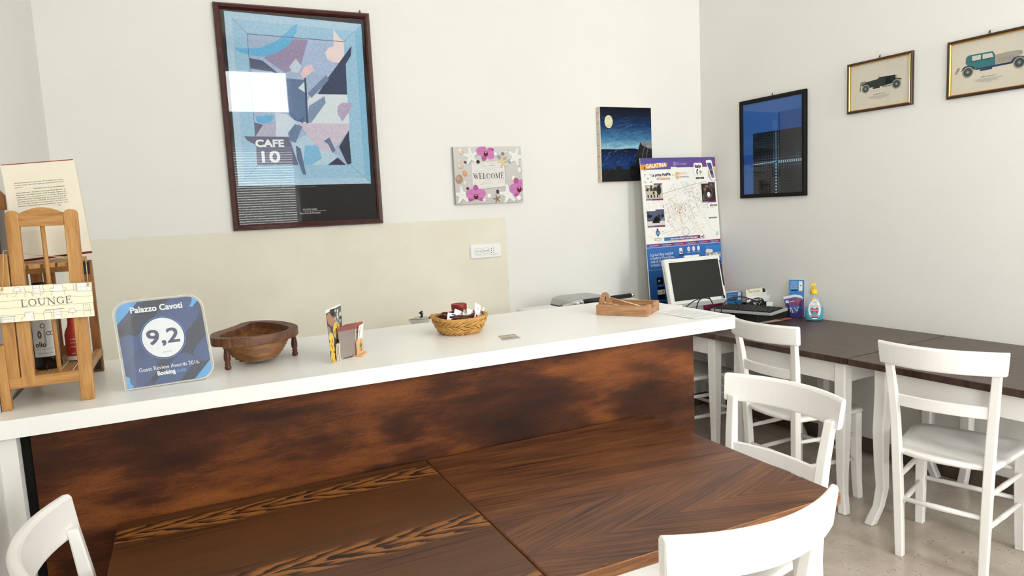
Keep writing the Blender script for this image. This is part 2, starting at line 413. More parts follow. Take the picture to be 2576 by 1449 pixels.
# serif capitals drawn as strokes (unit height), used on the two painted signs
def serif(a, word, x, y, hgt, col, lay, width, thick=0.15, rot=0.0):
    t = thick; n = 0.055
    def st(p, q, w): return [('l', p, q, w)]
    def sf(x0, x1, yy): return [('l', (x0, yy), (x1, yy), n)]
    G = {
        'W': (1.25, st((0.05, 1), (0.35, 0), t) + st((0.35, 0), (0.62, 1), n) + st((0.52, 0.8), (0.85, 0), t) + st((0.85, 0), (1.16, 1), n) + sf(-.06, .22, 1) + sf(1.02, 1.28, 1) + sf(.42, .7, 1)),
        'E': (0.78, st((0.15, 0), (0.15, 1), t) + sf(0, .68, 1) + sf(0, .72, 0) + sf(.15, .52, .52) + st((.68, 1), (.70, .78), n) + st((.72, 0), (.76, .24), n) + st((.52, .62), (.52, .42), n)),
        'L': (0.74, st((0.15, 0), (0.15, 1), t) + sf(0, .32, 1) + sf(0, .66, 0) + st((.66, 0), (.70, .26), n)),
        'C': (0.92, [('a', .47, .5, .46, .5, 50, 310)] + st((.76, .88), (.78, .68), n * 1.3) + st((.78, .1), (.82, .3), n)),
        'O': (1.02, [('a', .5, .5, .48, .5, 0, 360)]),
        'G': (1.0, [('a', .48, .5, .46, .5, 50, 325)] + st((.8, .06), (.8, .42), t * .9) + sf(.66, .96, .42) + st((.78, .88), (.80, .68), n * 1.3)),
        'M': (1.2, st((0.15, 0), (0.18, 1), n) + st((0.18, 1), (0.55, 0.05), t) + st((0.55, .05), (0.95, 1), n) + st((0.98, 0), (0.98, 1), t) + sf(0, .3, 0) + sf(.82, 1.14, 0) + sf(0.02, .2, 1) + sf(.95, 1.12, 1)),
        'U': (1.04, st((0.18, 1), (0.18, .3), t) + [('a', .5, .32, .32, .32, 180, 360)] + st((0.83, .3), (0.83, 1), n) + sf(.02, .34, 1) + sf(.7, .98, 1)),
        'N': (1.06, st((0.16, 0), (0.16, 1), n) + st((0.12, 1), (0.86, 0), t) + st((0.88, 0), (0.88, 1), n) + sf(.02, .3, 0) + sf(.74, 1.02, 1) + sf(0, .16, 1)),
    }
    tot = sum(G[c][0] + 0.1 for c in word) - 0.1; kx = width / tot; cr, sr = math.cos(R(rot)), math.sin(R(rot)); px = 0
    T = lambda u, v: (x + u * cr - v * sr, y + u * sr + v * cr)
    for c in word:
        adv, strokes = G[c]
        for k in strokes:
            if k[0] == 'l': a.line([T((px + k[1][0]) * kx, k[1][1] * hgt), T((px + k[2][0]) * kx, k[2][1] * hgt)], k[3] * (kx + hgt) / 2, col, lay)
            else:
                _, cx, cy, rx, ry, a0, a1 = k; m = 20
                for i in range(m):
                    q = []
                    for tt, inner in ((i, 0), (i + 1, 0), (i + 1, 1), (i, 1)):
                        g = R(a0 + (a1 - a0) * tt / m); ir = (rx - t) if inner else rx; jr = (ry - n) if inner else ry
                        q.append(T((px + cx + ir * math.cos(g)) * kx, (cy + jr * math.sin(g)) * hgt))
                    a._add(q, [(0, 1, 2, 3)], [col] * 4, lay)
        px += adv + 0.1

# ------------------------------------------------------------------ the room
D = 4.02; WA = R(-3.4); HC = 4.0
WDIR = Vector((-math.sin(WA), -math.cos(WA), 0)); WP = Vector((3.528, 2.979, 0)); WN = Vector((-math.cos(WA), math.sin(WA), 0))   # right wall: towards viewer, point, inward normal
def rwall(u, z, off=0.0): return WP + WDIR * u + WN * off + Vector((0, 0, z))
RX = lambda y: (WP + WDIR * ((WP.y - y) / -WDIR.y if False else (y - WP.y) / WDIR.y)).x
LX = lambda y: -0.452 - (y - 2.07) * 0.047
struct('floor', MB().box(-1.2, 5.0, -3.0, 4.6, -0.1, 0), 'marble_floor')
struct('ceiling', MB().box(-1.2, 5.0, -3.0, 4.6, HC, HC + 0.1), 'wall_paint')
struct('wall_back', MB().box(-1.0, 4.2, D, D + 0.2, 0, HC), 'wall_banded')
xa, xb = RX(D + 0.1), RX(WY - 0.4)
struct('wall_right', MB().loft([[(xa, D + .1, 0), (xa + .2, D + .1, 0), (xa + .2, D + .1, HC), (xa, D + .1, HC)], [(xb, WY - .4, 0), (xb + .2, WY - .4, 0), (xb + .2, WY - .4, HC), (xb, WY - .4, HC)]]), 'wall_paint')
def lwall(y0, y1, z0, z1): return [[(LX(y) - .25, y, z0), (LX(y), y, z0), (LX(y), y, z1), (LX(y) - .25, y, z1)] for y in (y0, y1)]
lw = MB()
for y0, y1, z0, z1 in ((WY - .4, -1.75, 0, HC), (-.65, D + .1, 0, HC), (-1.75, -.65, 0, .95), (-1.75, -.65, 3.25, HC)): lw.loft(lwall(y0, y1, z0, z1))
struct('wall_left', lw, 'wall_paint')
fw = MB(); OP = [(0.66, 1.58, 0.0, 3.64), (2.86, 3.74, 0.9, 3.3)]
for x0, x1, z0, z1 in ((-1.0, 0.66, 0, HC), (1.58, 2.86, 0, HC), (3.74, 5.0, 0, HC), (0.66, 1.58, 3.64, HC), (2.86, 3.74, 0, 0.9), (2.86, 3.74, 3.3, HC)): fw.box(x0, x1, WY - 0.25, WY, z0, z1)
struct('wall_front', fw, 'dimmed_wall')
# skirting of brown marble along right and back walls
struct('baseboard_right', MB().loft([[tuple(rwall(-1.03, 0, o)) for o in (0, .009)][0:2] + [tuple(rwall(-1.03, .09, .009)), tuple(rwall(-1.03, .09, 0))], [tuple(rwall(5.0, 0, 0)), tuple(rwall(5.0, 0, .009)), tuple(rwall(5.0, .09, .009)), tuple(rwall(5.0, .09, 0))]]), 'marble_skirting')
struct('baseboard_back', MB().box(LX(D), RX(D), D - .015, D, 0, .09), 'marble_skirting')
# glazed door with fanlight and blind, and a window added for front light, both behind the camera
def opening(name, x0, x1, z0, z1, bars):
    f = MB(); w = 0.05; y0, y1 = WY - 0.16, WY - 0.10
    f.box(x0, x0 + w, y0, y1, z0, z1); f.box(x1 - w, x1, y0, y1, z0, z1); f.box(x0, x1, y0, y1, z1 - w, z1)
    if z0 > 0: f.box(x0, x1, y0, y1, z0, z0 + w)
    for a, b in bars: f.box(x0, x1, y0, y1, a, b)
    o = struct(name, f, 'frame_white'); g = MB().box(x0 + w, x1 - w, WY - .135, WY - .13, z0 + .02, z1 - w)
    struct('pane', g, 'window_glass', o); return o
opening('door_1', 0.66, 1.58, 0, 3.64, [(2.58, 3.04), (0, 0.15)])
fm = MB()
for y0, y1, z0, z1 in ((-1.75, -1.70, .95, 3.25), (-.70, -.65, .95, 3.25), (-1.70, -.70, .95, 1.0), (-1.70, -.70, 3.2, 3.25), (-1.225, -1.175, 1.0, 3.2)): fm.box(LX(-1.2) - .13, LX(-1.2) - .07, y0, y1, z0, z1)
w2 = struct('window_2', fm, 'frame_white'); struct('pane', MB().box(LX(-1.2) - .105, LX(-1.2) - .10, -1.70, -.70, 1.0, 3.2), 'window_glass', w2)
opening('added_window_1', 2.86, 3.74, 0.9, 3.3, [(2.2, 2.26)])  # unseen window, added to bring in more light from the front
bl = thing('venetian_blind', 'white slatted venetian blind hanging over the glazed door, seen mirrored in the poster glass', 'blind', (1.12, WY - 0.05, 0))
s = MB()
for k in range(69):
    z = 0.25 + k * 0.034; m = Matrix.Translation((0, 0, z)) @ Matrix.Rotation(R(48), 4, 'X'); s.box(-.44, .44, -.0145, .0145, -.0004, .0004, m)
part('slats', s, 'navy_blind', bl); part('head_rail', MB().box(-.445, .445, -.02, .02, 2.60, 2.635), 'frame_white', bl)
part('cord', MB().tube([(.2, .03, 2.6), (.2, .03, 0.6)], .003, 6), 'frame_white', bl)

# ------------------------------------------------------------------ counter
ct = thing('bar_counter', 'long bar counter faced with dark blotchy stained plywood', 'counter', (0.65, 2.03, 0))
part('front_panel', MB().box(-1.038, 1.045, 0, .02, 0, 1.045), 'stained_plywood', ct)
part('end_panel', MB().box(-1.038, -1.02, .02, .56, 0, 1.045), 'shade_black', ct)  # left end coloured near-black so the gap by the wall reads as shade
part('end_panel', MB().box(1.025, 1.045, .02, .56, 0, 1.045), 'stained_plywood', ct)
part('shelf', MB().box(-1.02, 1.025, .02, .55, 0.5, 0.52), 'laminate', ct); part('shelf', MB().box(-1.02, 1.025, .02, .55, .05, .07), 'laminate', ct)
wt = MB(); x0, x1 = LX(1.99) + .004, 1.878
wt.prism(rrect(LX(2.3) + .012, 1.985, x1, 2.68, (.03, .004, .004, .03)), lambda u, v: (u, v, 1.046), lambda u, v: (u, v, 1.092))
tag(part('worktop', wt, 'laminate', None, bevel=.009, seg=4), 'thick white laminate worktop with rounded edge on the bar counter', 'worktop')
part('shade_filler', MB().box(-1.10, -1.038, .03, .045, 0, 1.045), 'shade_black', ct)  # dark board added to paint the shade in the gap by the wall
struct('trim_1', MB().loft([[(LX(2.0) - .01, 2.005, z), (-.412, 2.005, z), (-.412, 2.045, z), (LX(2.0) - .01, 2.045, z)] for z in (0, 1.045)]), 'wall_paint')
ZC = 1.0922
# low unit along the back wall, hidden by the bar, which carries the coffee pot and grill
bc = thing('back_cabinet', 'low white cabinet along the back wall behind the bar, carrying coffee pot and grill', 'cabinet', (1.0, 3.7, 0))
part('carcass', MB().box(-1.45, 1.5, -.25, .3, 0, .79), 'table_paint', bc); part('cabinet_top', MB().box(-1.48, 1.54, -.28, .31, .79, .83), 'laminate', bc, bevel=.004)

# ------------------------------------------------------------------ tables: five of one kind
def quad_leg(sx, sy):
    """tapered leg whose foot sweeps out towards its own corner; sx, sy = corner signs"""
    pr = [(.735, 0, .060), (.62, 0, .060), (.45, .006, .056), (.30, .004, .050), (.18, .0, .044), (.09, .010, .040), (.03, .026, .042), (.0, .034, .042)]
    m = MB(); rings = []
    for z, o, w in pr:
        cx, cy = sx * o, sy * o; hw = w / 2; c = hw * .22
        rings.append([(cx + a, cy + b, z) for a, b in ((hw, hw - c), (hw - c, hw), (-hw + c, hw), (-hw, hw - c), (-hw, -hw + c), (-hw + c, -hw), (hw - c, -hw), (hw, -hw + c))])
    return m.loft(rings)
def make_table(name, label, top_mat, loc, rz, flip, a=.4215):
    """local x: 0.845 side, local y: 0.82 side; legs sit flush at one y edge and set back at the other (flip = +1: flush at -y)"""
    t = thing(name, label, 'table', loc, rz); b = .412
    tt = part('tabletop', MB().box(-a, a, -b, b, .739, .77), top_mat, t, bevel=.003)
    if rz == 0:
        tt.data.materials.append(M['edge_light'])
        for p in tt.data.polygons:
            if abs(p.normal.z) < .5: p.material_index = 1
    yl = sorted((-flip * (b - .058), flip * (b - .14))); xl = (-a + .058, a - .058)
    ap = MB(); ap.box(xl[0] + .02, xl[1] - .02, yl[0] - .012, yl[0] + .012, .635, .7385); ap.box(xl[0] + .02, xl[1] - .02, yl[1] - .012, yl[1] + .012, .635, .7385)
    ap.box(xl[0] - .012, xl[0] + .012, yl[0] + .02, yl[1] - .02, .635, .7385); ap.box(xl[1] - .012, xl[1] + .012, yl[0] + .02, yl[1] - .02, .635, .7385)
    part('apron', ap, 'table_paint', t, bevel=.002)
    for i, x in enumerate(xl):
        for j, y in enumerate(yl): part('leg', quad_leg((-1, 1)[i], (-1, 1)[j]), 'table_paint', t, bevel=.002, loc=(x, y, .0025))
    return t
make_table('dining_table', 'brown dining table with bold flame grain, pushed against the bar, left of the seam', 'ash_flame', (.199, 1.606, 0), 0, 1)
make_table('dining_table', 'brown dining table with fine chevron grain, pushed against the bar, right of the seam', 'ash_chevron', (1.0475, 1.606, 0), 0, 1)
TA = R(4.0)                                  # right-hand row turned with the wall
def rowpt(d, e):                             # d along the row towards the viewer from the middle seam, e away from the front edge
    ux, uy = math.sin(TA) * 1.0, -math.cos(TA); vx, vy = math.cos(TA), math.sin(TA)
    return (2.721 + ux * d + vx * e, 2.193 + uy * d + vy * e, 0)
for lab, d in (('far dark-topped white table in the corner, under the computer and map board', -1.24), ('dark-topped white table along the right wall, behind the first chair from the corner', -.4145), ('dark-topped white table along the right wall nearest the viewer, behind the rightmost chair', .4145)):
    make_table('dining_table', lab, 'ash_dark', rowpt(d, .4215), TA, 1, .41)

# ------------------------------------------------------------------ chairs
def make_chair(label, loc, rz, group):
    t = thing('dining_chair', label, 'chair', loc, rz, group)
    def stile(sg):
        m = MB(); rings = []
        for z, x, y, w, d in ((0, .014, .150, .030, .034), (.25, .008, .156, .034, .036), (.46, 0, .163, .034, .036), (.60, -.004, .169, .033, .034), (.74, -.018, .178, .032, .030), (.862, -.036, .188, .030, .024)):
            rings.append([(x - d / 2, sg * (y - w / 2), z), (x + d / 2, sg * (y - w / 2), z), (x + d / 2, sg * (y + w / 2), z), (x - d / 2, sg * (y + w / 2), z)])
        return m.loft(rings)
    for sg in (1, -1): part('rear_leg', stile(sg), 'chair_paint', t, bevel=.004)
    def fleg(sg):
        m = MB(); rings = []
        for z, x, y, w in ((0, .392, .192, .034), (.10, .386, .189, .036), (.30, .380, .187, .040), (.448, .380, .186, .040)):
            rings.append([(x - w / 2, sg * y - w / 2, z), (x + w / 2, sg * y - w / 2, z), (x + w / 2, sg * y + w / 2, z), (x - w / 2, sg * y + w / 2, z)])
        return m.loft(rings)
    for sg in (1, -1): part('front_leg', fleg(sg), 'chair_paint', t, bevel=.004)
    # curved top rail, hollow towards the sitter
    m = MB(); rings = []; n = 18
    for k in range(n + 1):
        u = -1 + 2 * k / n; sag = .062 * (1 - u * u); ring = []
        for z, wd, th, lean in ((.838, .217, .022, -.036), (.846, .219, .026, -.037), (.922, .225, .024, -.046), (.931, .2255, .014, -.047)):
            ring.append((lean - sag + th / 2, u * wd, z))
        for z, wd, th, lean in ((.931, .2255, .014, -.047), (.922, .225, .024, -.046), (.846, .219, .026, -.037), (.838, .217, .022, -.036)):
            ring.append((lean - sag - th / 2, u * wd, z))
        rings.append(ring)
    m.loft(rings); part('top_rail', m, 'chair_paint', t, bevel=.004, seg=3)
    m = MB(); rings = []
    for k in range(13):
        u = -1 + 2 * k / 12; sag = .024 * (1 - u * u); y = u * .166
        rings.append([(-.010 - sag + a, y, z) for a, z in ((.008, .660), (.009, .664), (.008, .707), (-.008, .707), (-.009, .664), (-.008, .660))])
    m.loft(rings); part('back_slat', m, 'chair_paint', t, bevel=.002)
    # seat: dished panel with rounded outline
    out = []
    for px, py in ((.418, .17), (.425, .0), (.418, -.17), (.395, -.214), (.33, -.219), (.12, -.196), (.022, -.182), (.004, -.166), (-.022, -.09), (-.03, 0), (-.022, .09), (.004, .166), (.022, .182), (.12, .196), (.33, .219), (.395, .214)): out.append((px, py))
    def inset(f, z): return [(.2 + (x - .2) * f, y * f, z) for x, y in out]
    m = MB().loft([inset(.94, .447), inset(.985, .450), inset(1, .458), inset(.995, .467), inset(.96, .472), inset(.8, .467), inset(.5, .463), inset(.15, .462)], True, False, True)
    part('seat', m, 'chair_paint', t)
    for sg in (1, -1):
        for za, zb in ((.345, .335), (.215, .205)): part('stretcher', MB().tube([(.012, sg * .158, za), (.2, sg * .173, (za + zb) / 2), (.384, sg * .188, zb)], [.0085, .0115, .0085], 10), 'chair_paint', t)
    part('stretcher', MB().tube([(.009, -.156, .255), (.006, 0, .255), (.009, .156, .255)], [.009, .012, .009], 10), 'chair_paint', t)
    for z in (.355, .225): part('stretcher', MB().tube([(.382, -.186, z), (.384, 0, z), (.382, .186, z)], [.009, .011, .009], 10), 'chair_paint', t)
    part('seat_rail', MB().box(.36, .38, -.17, .17, .405, .448), 'chair_paint', t, bevel=.002)
    return t
CG = 'white wooden dining chairs'
c0 = make_chair('white wooden chair seen from behind at the front edge of the nearest dining table', (.965, 1.030, 0), R(90), CG)
for lab, x, y, a in (('white wooden chair at the right-hand end of the dining table by the bar', 1.651, 1.607, 185.3),
                     ('white wooden chair at the middle right-wall table, half hidden by the bar corner', 2.58, 2.514, -1.2),
                     ('white wooden chair with full seat visible, rightmost, facing the right wall table', 2.65, 1.69, 16.8),
                     ('white wooden chair at the left end of the dining table, near the left wall', -.248, 1.625, 1.4),
                     ('white wooden chair tucked under the corner table, glimpsed past the bar end', 2.62, 3.42, 3.0)):
    dup(c0, (x, y, 0), R(a), lab, CG)

# ------------------------------------------------------------------ pictures on the walls
def wallthing(name, label, cat, x, z, group=None): return thing(name, label, cat, (x, D, z), 0, group)
def rightthing(name, label, cat, u, z, group=None):
    p = rwall(u, z); return thing(name, label, cat, p, math.atan2(WDIR.y, WDIR.x), group)
def frame_mb(x0, x1, z0, z1, prof):
    """mitred frame; prof = (inset, y) points of the moulding section, y negative towards the room"""
    m = MB(); rings = []
    for cx, cz, sx, sz in ((x0, z0, 1, 1), (x1, z0, -1, 1), (x1, z1, -1, -1), (x0, z1, 1, -1)): rings.append([(cx + sx * i, y, cz + sz * i) for i, y in prof])
    return m.loft(rings, False, True)
def hook(t, x, z): part('hook', MB().tube([(x, -.002, z + .018), (x, -.008, z + .012), (x - .004, -.008, z + .004)], .0022, 6).tube([(x, -.008, z + .014), (x + .004, -.008, z + .004)], .0018, 6), 'brown_frame', t)
c8 = lambda r, g, b: rgb(r, g, b)

def build_poster():
    t = wallthing('framed_poster', 'large framed abstract cafe poster in blue and grey with dark red frame', 'poster', .66, 2.08)
    part('frame', frame_mb(-.41, .408, -.592, .592, [(0, -.002), (0, -.022), (.008, -.032), (.022, -.034), (.031, -.026), (.033, -.012), (.033, -.002)]), 'mahogany', t)
    a = Art(); a.rect(-.385, -.57, .385, .57, rgb(30, 28, 28), 0)
    P = (
    ((168,196,218), 1, [(-0.358,0.553),(0.362,0.533),(0.354,-0.36),(-0.365,-0.354)]),
    ((150,188,212), 2, [(-0.321,0.516),(0.322,0.493),(0.319,-0.325),(-0.333,-0.32)]),
    ((128,178,208), 2, [(0.322,0.493),(0.362,0.533),(0.354,-0.36),(0.319,-0.325)]),
    ((160,178,205), 3, [(-0.253,0.443),(0.256,0.43),(0.244,-0.252),(-0.259,-0.246)]),
    ((150,138,168), 4, [(-0.043,0.428),(0.061,0.43),(0.039,0.372),(0.01,0.288),(-0.075,0.246),(-0.179,0.323),(-0.1,0.365)]),
    ((165,182,212), 4, [(0.061,0.43),(0.149,0.433),(0.256,0.43),(0.257,0.357),(0.143,0.227),(0.01,0.284),(0.039,0.372)]),
    ((104,172,214), 5, [(-0.322,0.37),(-0.266,0.367),(-0.191,0.373),(-0.104,0.416),(-0.04,0.471),(-0.007,0.504),(0.011,0.509),(-0.002,0.457),(-0.046,0.394),(-0.1,0.357),(-0.17,0.329),(-0.228,0.329),(-0.284,0.341),(-0.315,0.357)]),
    ((226,208,206), 5, [(0.204,0.497),(0.224,0.462),(0.256,0.43),(0.253,0.339),(0.222,0.315),(0.185,0.316),(0.155,0.333),(0.149,0.369),(0.169,0.392),(0.197,0.403)]),
    ((60,70,98), 5, [(0.298,0.411),(0.291,0.358),(0.258,0.308),(0.253,0.141),(0.091,0.139),(0.152,0.228),(0.262,0.366)]),
    ((206,216,222), 4, [(0.055,0.141),(0.253,0.141),(0.254,-0.021),(-0.028,-0.02),(0.015,0.073)]),
    ((198,186,202), 5, [(-0.023,-0.02),(0.254,-0.021),(0.247,-0.059),(0.178,-0.141),(0.138,-0.182),(0.068,-0.159)]),
    ((112,128,158), 6, [(0.144,0.245),(0.158,0.219),(0.054,0.118),(0.036,0.143)]),
    ((126,146,176), 6, [(0.126,0.129),(0.13,0.093),(0.043,-0.017),(0.021,-0.017),(0.037,0.074)]),
    ((104,124,156), 6, [(-0.007,-0.038),(-0.05,-0.127),(-0.083,-0.115),(-0.086,-0.073),(-0.046,-0.025)]),
    ((98,120,154), 5, [(-0.077,0.22),(0.026,0.214),(0.018,-0.015),(-0.027,-0.009),(-0.072,0.028),(-0.078,0.106)]),
    ((86,92,120), 4, [(-0.252,0.319),(-0.188,0.308),(-0.11,0.244),(-0.077,0.22),(-0.143,0.252),(-0.252,0.264)]),
    ((196,210,224), 4, [(-0.144,0.036),(-0.085,0.028),(-0.028,-0.02),(-0.086,-0.1),(-0.151,-0.097)]),
    ((176,200,218), 4, [(-0.071,-0.122),(0.039,-0.069),(0.139,-0.177),(0.178,-0.205),(0.115,-0.25),(-0.046,-0.247)]),
    ((128,180,214), 5, [(-0.002,-0.14),(0.069,-0.141),(0.086,-0.213),(0.025,-0.248),(-0.02,-0.247)]),
    ((54,60,82), 5, [(0.247,-0.059),(0.249,-0.243),(0.225,-0.25),(0.211,-0.214),(0.186,-0.15)]),
    ((58,58,84), 5, [(0.115,-0.25),(0.173,-0.209),(0.218,-0.251)]),
    ((92,94,120), 5, [(-0.315,-0.091),(-0.086,-0.094),(-0.044,-0.247),(-0.259,-0.246),(-0.255,-0.139),(-0.299,-0.113)]),
    ((98,170,214), 5, [(-0.248,0.013),(-0.152,0.022),(-0.163,-0.01),(-0.204,-0.026),(-0.242,-0.016)]),
    ((172,172,194), 4, [(-0.25,-0.022),(-0.144,-0.012),(-0.151,-0.097),(-0.254,-0.094)]),
    ((90,96,124), 5, [(-0.255,-0.018),(-0.213,-0.03),(-0.256,-0.091)]),
    ((94,110,142), 6, [(-0.051,-0.14),(-0.026,-0.158),(-0.008,-0.302),(-0.024,-0.301),(-0.05,-0.211)]),
    ((100,116,146), 6, [(0.102,-0.118),(0.136,-0.097),(0.165,-0.17),(0.147,-0.183),(0.125,-0.134)]),
    ((226,192,196), 6, [(0.032,0.285),(0.068,0.299),(0.079,0.269),(0.046,0.241),(0.018,0.223),(0.007,0.249)]),
    ((190,202,216), 6, [(-0.051,0.281),(-0.013,0.326),(0.015,0.288),(-0.006,0.248),(-0.04,0.256)]),
    ((70,82,112), 7, [(0.023,0.223),(0.034,0.224),(0.027,-0.02),(0.016,-0.02)]),
    ((214,222,226), 6, [(-0.013,0.169),(0.025,0.206),(0.025,0.144)]),
    ((174,160,190), 5, [(0.195,0.077),(0.223,0.095),(0.284,0.097),(0.256,0.042),(0.215,-0.009),(0.191,0.032)]),
    ((80,100,140), 6, [(-0.076,0.028),(-0.027,-0.007),(0.011,0.02),(-0.002,-0.02),(-0.044,-0.003)]),
    )
    for col, lay, pts in P: a.poly(pts, rgb(*col), lay)
    for p, q in (((-.321, .516), (-.253, .443)), ((.322, .493), (.256, .43)), ((-.333, -.32), (-.259, -.246)), ((.319, -.325), (.244, -.252))): a.line([p, q], .0018, rgb(90, 110, 135), 4)
    a.line([(-.253, .443), (.256, .43)], .003, rgb(80, 90, 120), 6); a.line([(-.253, .443), (-.259, -.246)], .002, rgb(90, 100, 130), 6)
    w = rgb(226, 230, 234)
    a.text('CAFE', -.258, -.146, .052, w, 8, .144, bold=.0022); a.text('10', -.232, -.23, .085, w, 8, .092, bold=.002)
    g = rgb(214, 214, 210)
    a.text('PALAZZO GRASSI', -.04, -.4985, .0135, g, 2, .075); a.line([(-.04, -.5035), (.086, -.5035)], .001, g, 2); a.text('Futurismo & Futurismi', -.059, -.518, .0135, g, 2, .112, shear=.2)
    a.scribble(-.05, .044, -.369, .0028, rgb(130, 130, 130), 2, 3)
    art('artwork', a, 'print_paint', t, (0, -.010, 0))
    part('glass', MB().box(-.382, .382, -.0165, -.0150, -.564, .564), 'picture_glass', t)
    hook(t, .36, .592)
build_poster()

def star(a, cx, cy, r, col, lay, rot=0, fat=.42, edge=None):
    pts = []
    for k in range(10):
        t = R(rot + 36 * k + 90); q = r if k % 2 == 0 else r * fat; 
        if k % 2 == 0:
            for d in (-7, 7): pts.append((cx + q * math.cos(t + R(d)), cy + q * math.sin(t + R(d))))
        else: pts.append((cx + q * math.cos(t), cy + q * math.sin(t)))
    if edge: a.poly([(x + .004, y - .004) for x, y in pts], edge, lay - 1)
    a.poly(pts, col, lay)
    for k in range(5):
        t = R(rot + 72 * k + 90); a.line([(cx, cy), (cx + r * .8 * math.cos(t), cy + r * .8 * math.sin(t))], .0018, tuple(x * .82 for x in col[:3]) + (1,), lay + 1)
def orchid(a, cx, cy, r, lay, rot, clip):
    A = rgb(176, 92, 152); B = rgb(198, 124, 178); Cc = rgb(104, 30, 56)
    cl = lambda p: (max(clip[0], min(clip[1], p[0])), max(clip[2], min(clip[3], p[1])))
    for k, (ang, rx, ry, col) in enumerate(((90, .55, .34, A), (215, .55, .3, A), (325, .55, .3, A), (168, .66, .52, B), (12, .66, .52, B))):
        t = R(ang + rot); ex, ey = cx + r * .52 * math.cos(t), cy + r * .52 * math.sin(t); pts = []
        for j in range(20):
            u = R(18 * j); x, y = r * rx * math.cos(u), r * ry * math.sin(u); pts.append(cl((ex + x * math.cos(t) - y * math.sin(t), ey + x * math.sin(t) + y * math.cos(t))))
        a.poly(pts, col, lay + (1 if k > 2 else 0))
        a.line([cl((cx, cy)), cl((cx + r * .9 * math.cos(t), cy + r * .9 * math.sin(t)))], .0016, rgb(150, 70, 128), lay + 2)
    pts = [cl((cx + r * .26 * math.cos(R(18 * j)), cy - r * .22 + r * .3 * math.sin(R(18 * j)))) for j in range(20)]; a.poly(pts, Cc, lay + 3); a.ell(*cl((cx, cy - r * .05)), r * .08, r * .08, rgb(226, 200, 150), lay + 4, 10)
def build_welcome():
    t = wallthing('welcome_canvas', 'small welcome canvas with starfish, shells and pink orchids above the socket', 'picture', 1.76, 1.75)
    part('canvas', MB().box(-.233, .225, -.028, -.002, -.174, .174), 'grey_edge', t, bevel=.002)
    a = Art((-.233, .225, -.174, .174)); x0, x1, y0, y1 = -.233, .225, -.174, .174; cp = (x0, x1, y0, y1)
    a.rect(x0, y0, x1, y1, rgb(192, 188, 186), 0, rgb(206, 202, 200)); rnd = random.Random(4)
    for k in range(26):
        y = rnd.uniform(y0, y1); xx = rnd.uniform(x0, x1 - .08); a.line([(xx, y), (xx + rnd.uniform(.03, .08), y - rnd.uniform(0, .012))], .0012, rgb(172, 168, 166), 1)
    bp = [(-.117, .075), (.104, .087), (.105, -.072), (-.117, -.088)]
    a.poly([(x + .003, y - .003) for x, y in bp], rgb(150, 146, 144), 1); a.poly(bp, rgb(222, 218, 214), 2)
    for k in range(60):
        y = rnd.uniform(-.08, .075); xx = rnd.uniform(-.112, .07); a.line([(xx, y), (xx + rnd.uniform(.02, .06), y + .003)], rnd.uniform(.0006, .0014), rgb(*[rnd.choice((150, 168, 186))] * 3), 3)
    W = rgb(228, 228, 226); sh = rgb(160, 158, 156)
    star(a, -.12, .118, .052, W, 5, 8, .4, sh); star(a, .185, .108, .056, W, 5, -18, .4, sh); star(a, -.19, -.118, .054, W, 5, 6, .4, sh); star(a, .123, -.122, .062, W, 5, 10, .4, sh)
    star(a, .092, .078, .036, rgb(226, 202, 158), 7, 8, .26, sh); star(a, .04, -.148, .026, rgb(150, 116, 84), 6, 15, .25, sh)
    for x, y, rx, ry, col, rot in ((-.186, .15, .018, .021, (214, 200, 184), 0), (-.196, .058, .021, .016, (206, 186, 166), 0), (-.197, .09, .008, .026, (210, 194, 176), 8), (-.167, .013, .014, .018, (206, 148, 104), 20), (-.206, -.02, .024, .028, (170, 140, 118), -20), (-.075, .083, .012, .011, (62, 48, 48), 0), (-.16, .081, .010, .007, (92, 70, 66), -20), (-.153, -.078, .009, .008, (66, 44, 50), 0), (.048, -.104, .010, .014, (84, 62, 66), 0), (-.043, -.109, .008, .015, (70, 44, 58), 0), (.095, .13, .012, .010, (128, 132, 136), 0), (.068, .11, .011, .013, (140, 150, 160), 30), (.14, .083, .010, .013, (146, 156, 166), 0), (.111, .10, .012, .010, (182, 150, 120), 0), (-.01, -.128, .014, .014, (224, 222, 220), 0), (-.047, -.152, .013, .012, (224, 214, 196), 0), (.164, -.023, .015, .017, (222, 212, 200), 0), (.207, .026, .013, .019, (220, 214, 204), 0), (.045, .128, .012, .012, (226, 224, 222), 0), (.118, .142, .008, .008, (212, 214, 214), 0), (-.168, -.044, .007, .012, (216, 210, 204), 0), (.195, -.148, .018, .015, (226, 222, 216), 0)):
        a.ell(x + .002, y - .003, rx, ry, sh, 4, 18, rot); a.ell(x, y, rx, ry, rgb(*col), 5, 18, rot); a.ell(x - rx * .2, y + ry * .25, rx * .5, ry * .45, tuple(min(1, q * 1.25) for q in rgb(*col)[:3]) + (1,), 6, 14, rot)
    orchid(a, -.02, .142, .055, 6, 160, cp); orchid(a, -.10, -.118, .058, 6, 0, cp); orchid(a, .2, -.082, .062, 6, 25, cp)
    serif(a, 'WELCOME', -.109, -.022, .034, rgb(66, 50, 48), 4, .206, .15, R(3.0))
    art('printed_face', a, 'print_matte', t, (0, -.0285, 0))
build_welcome()

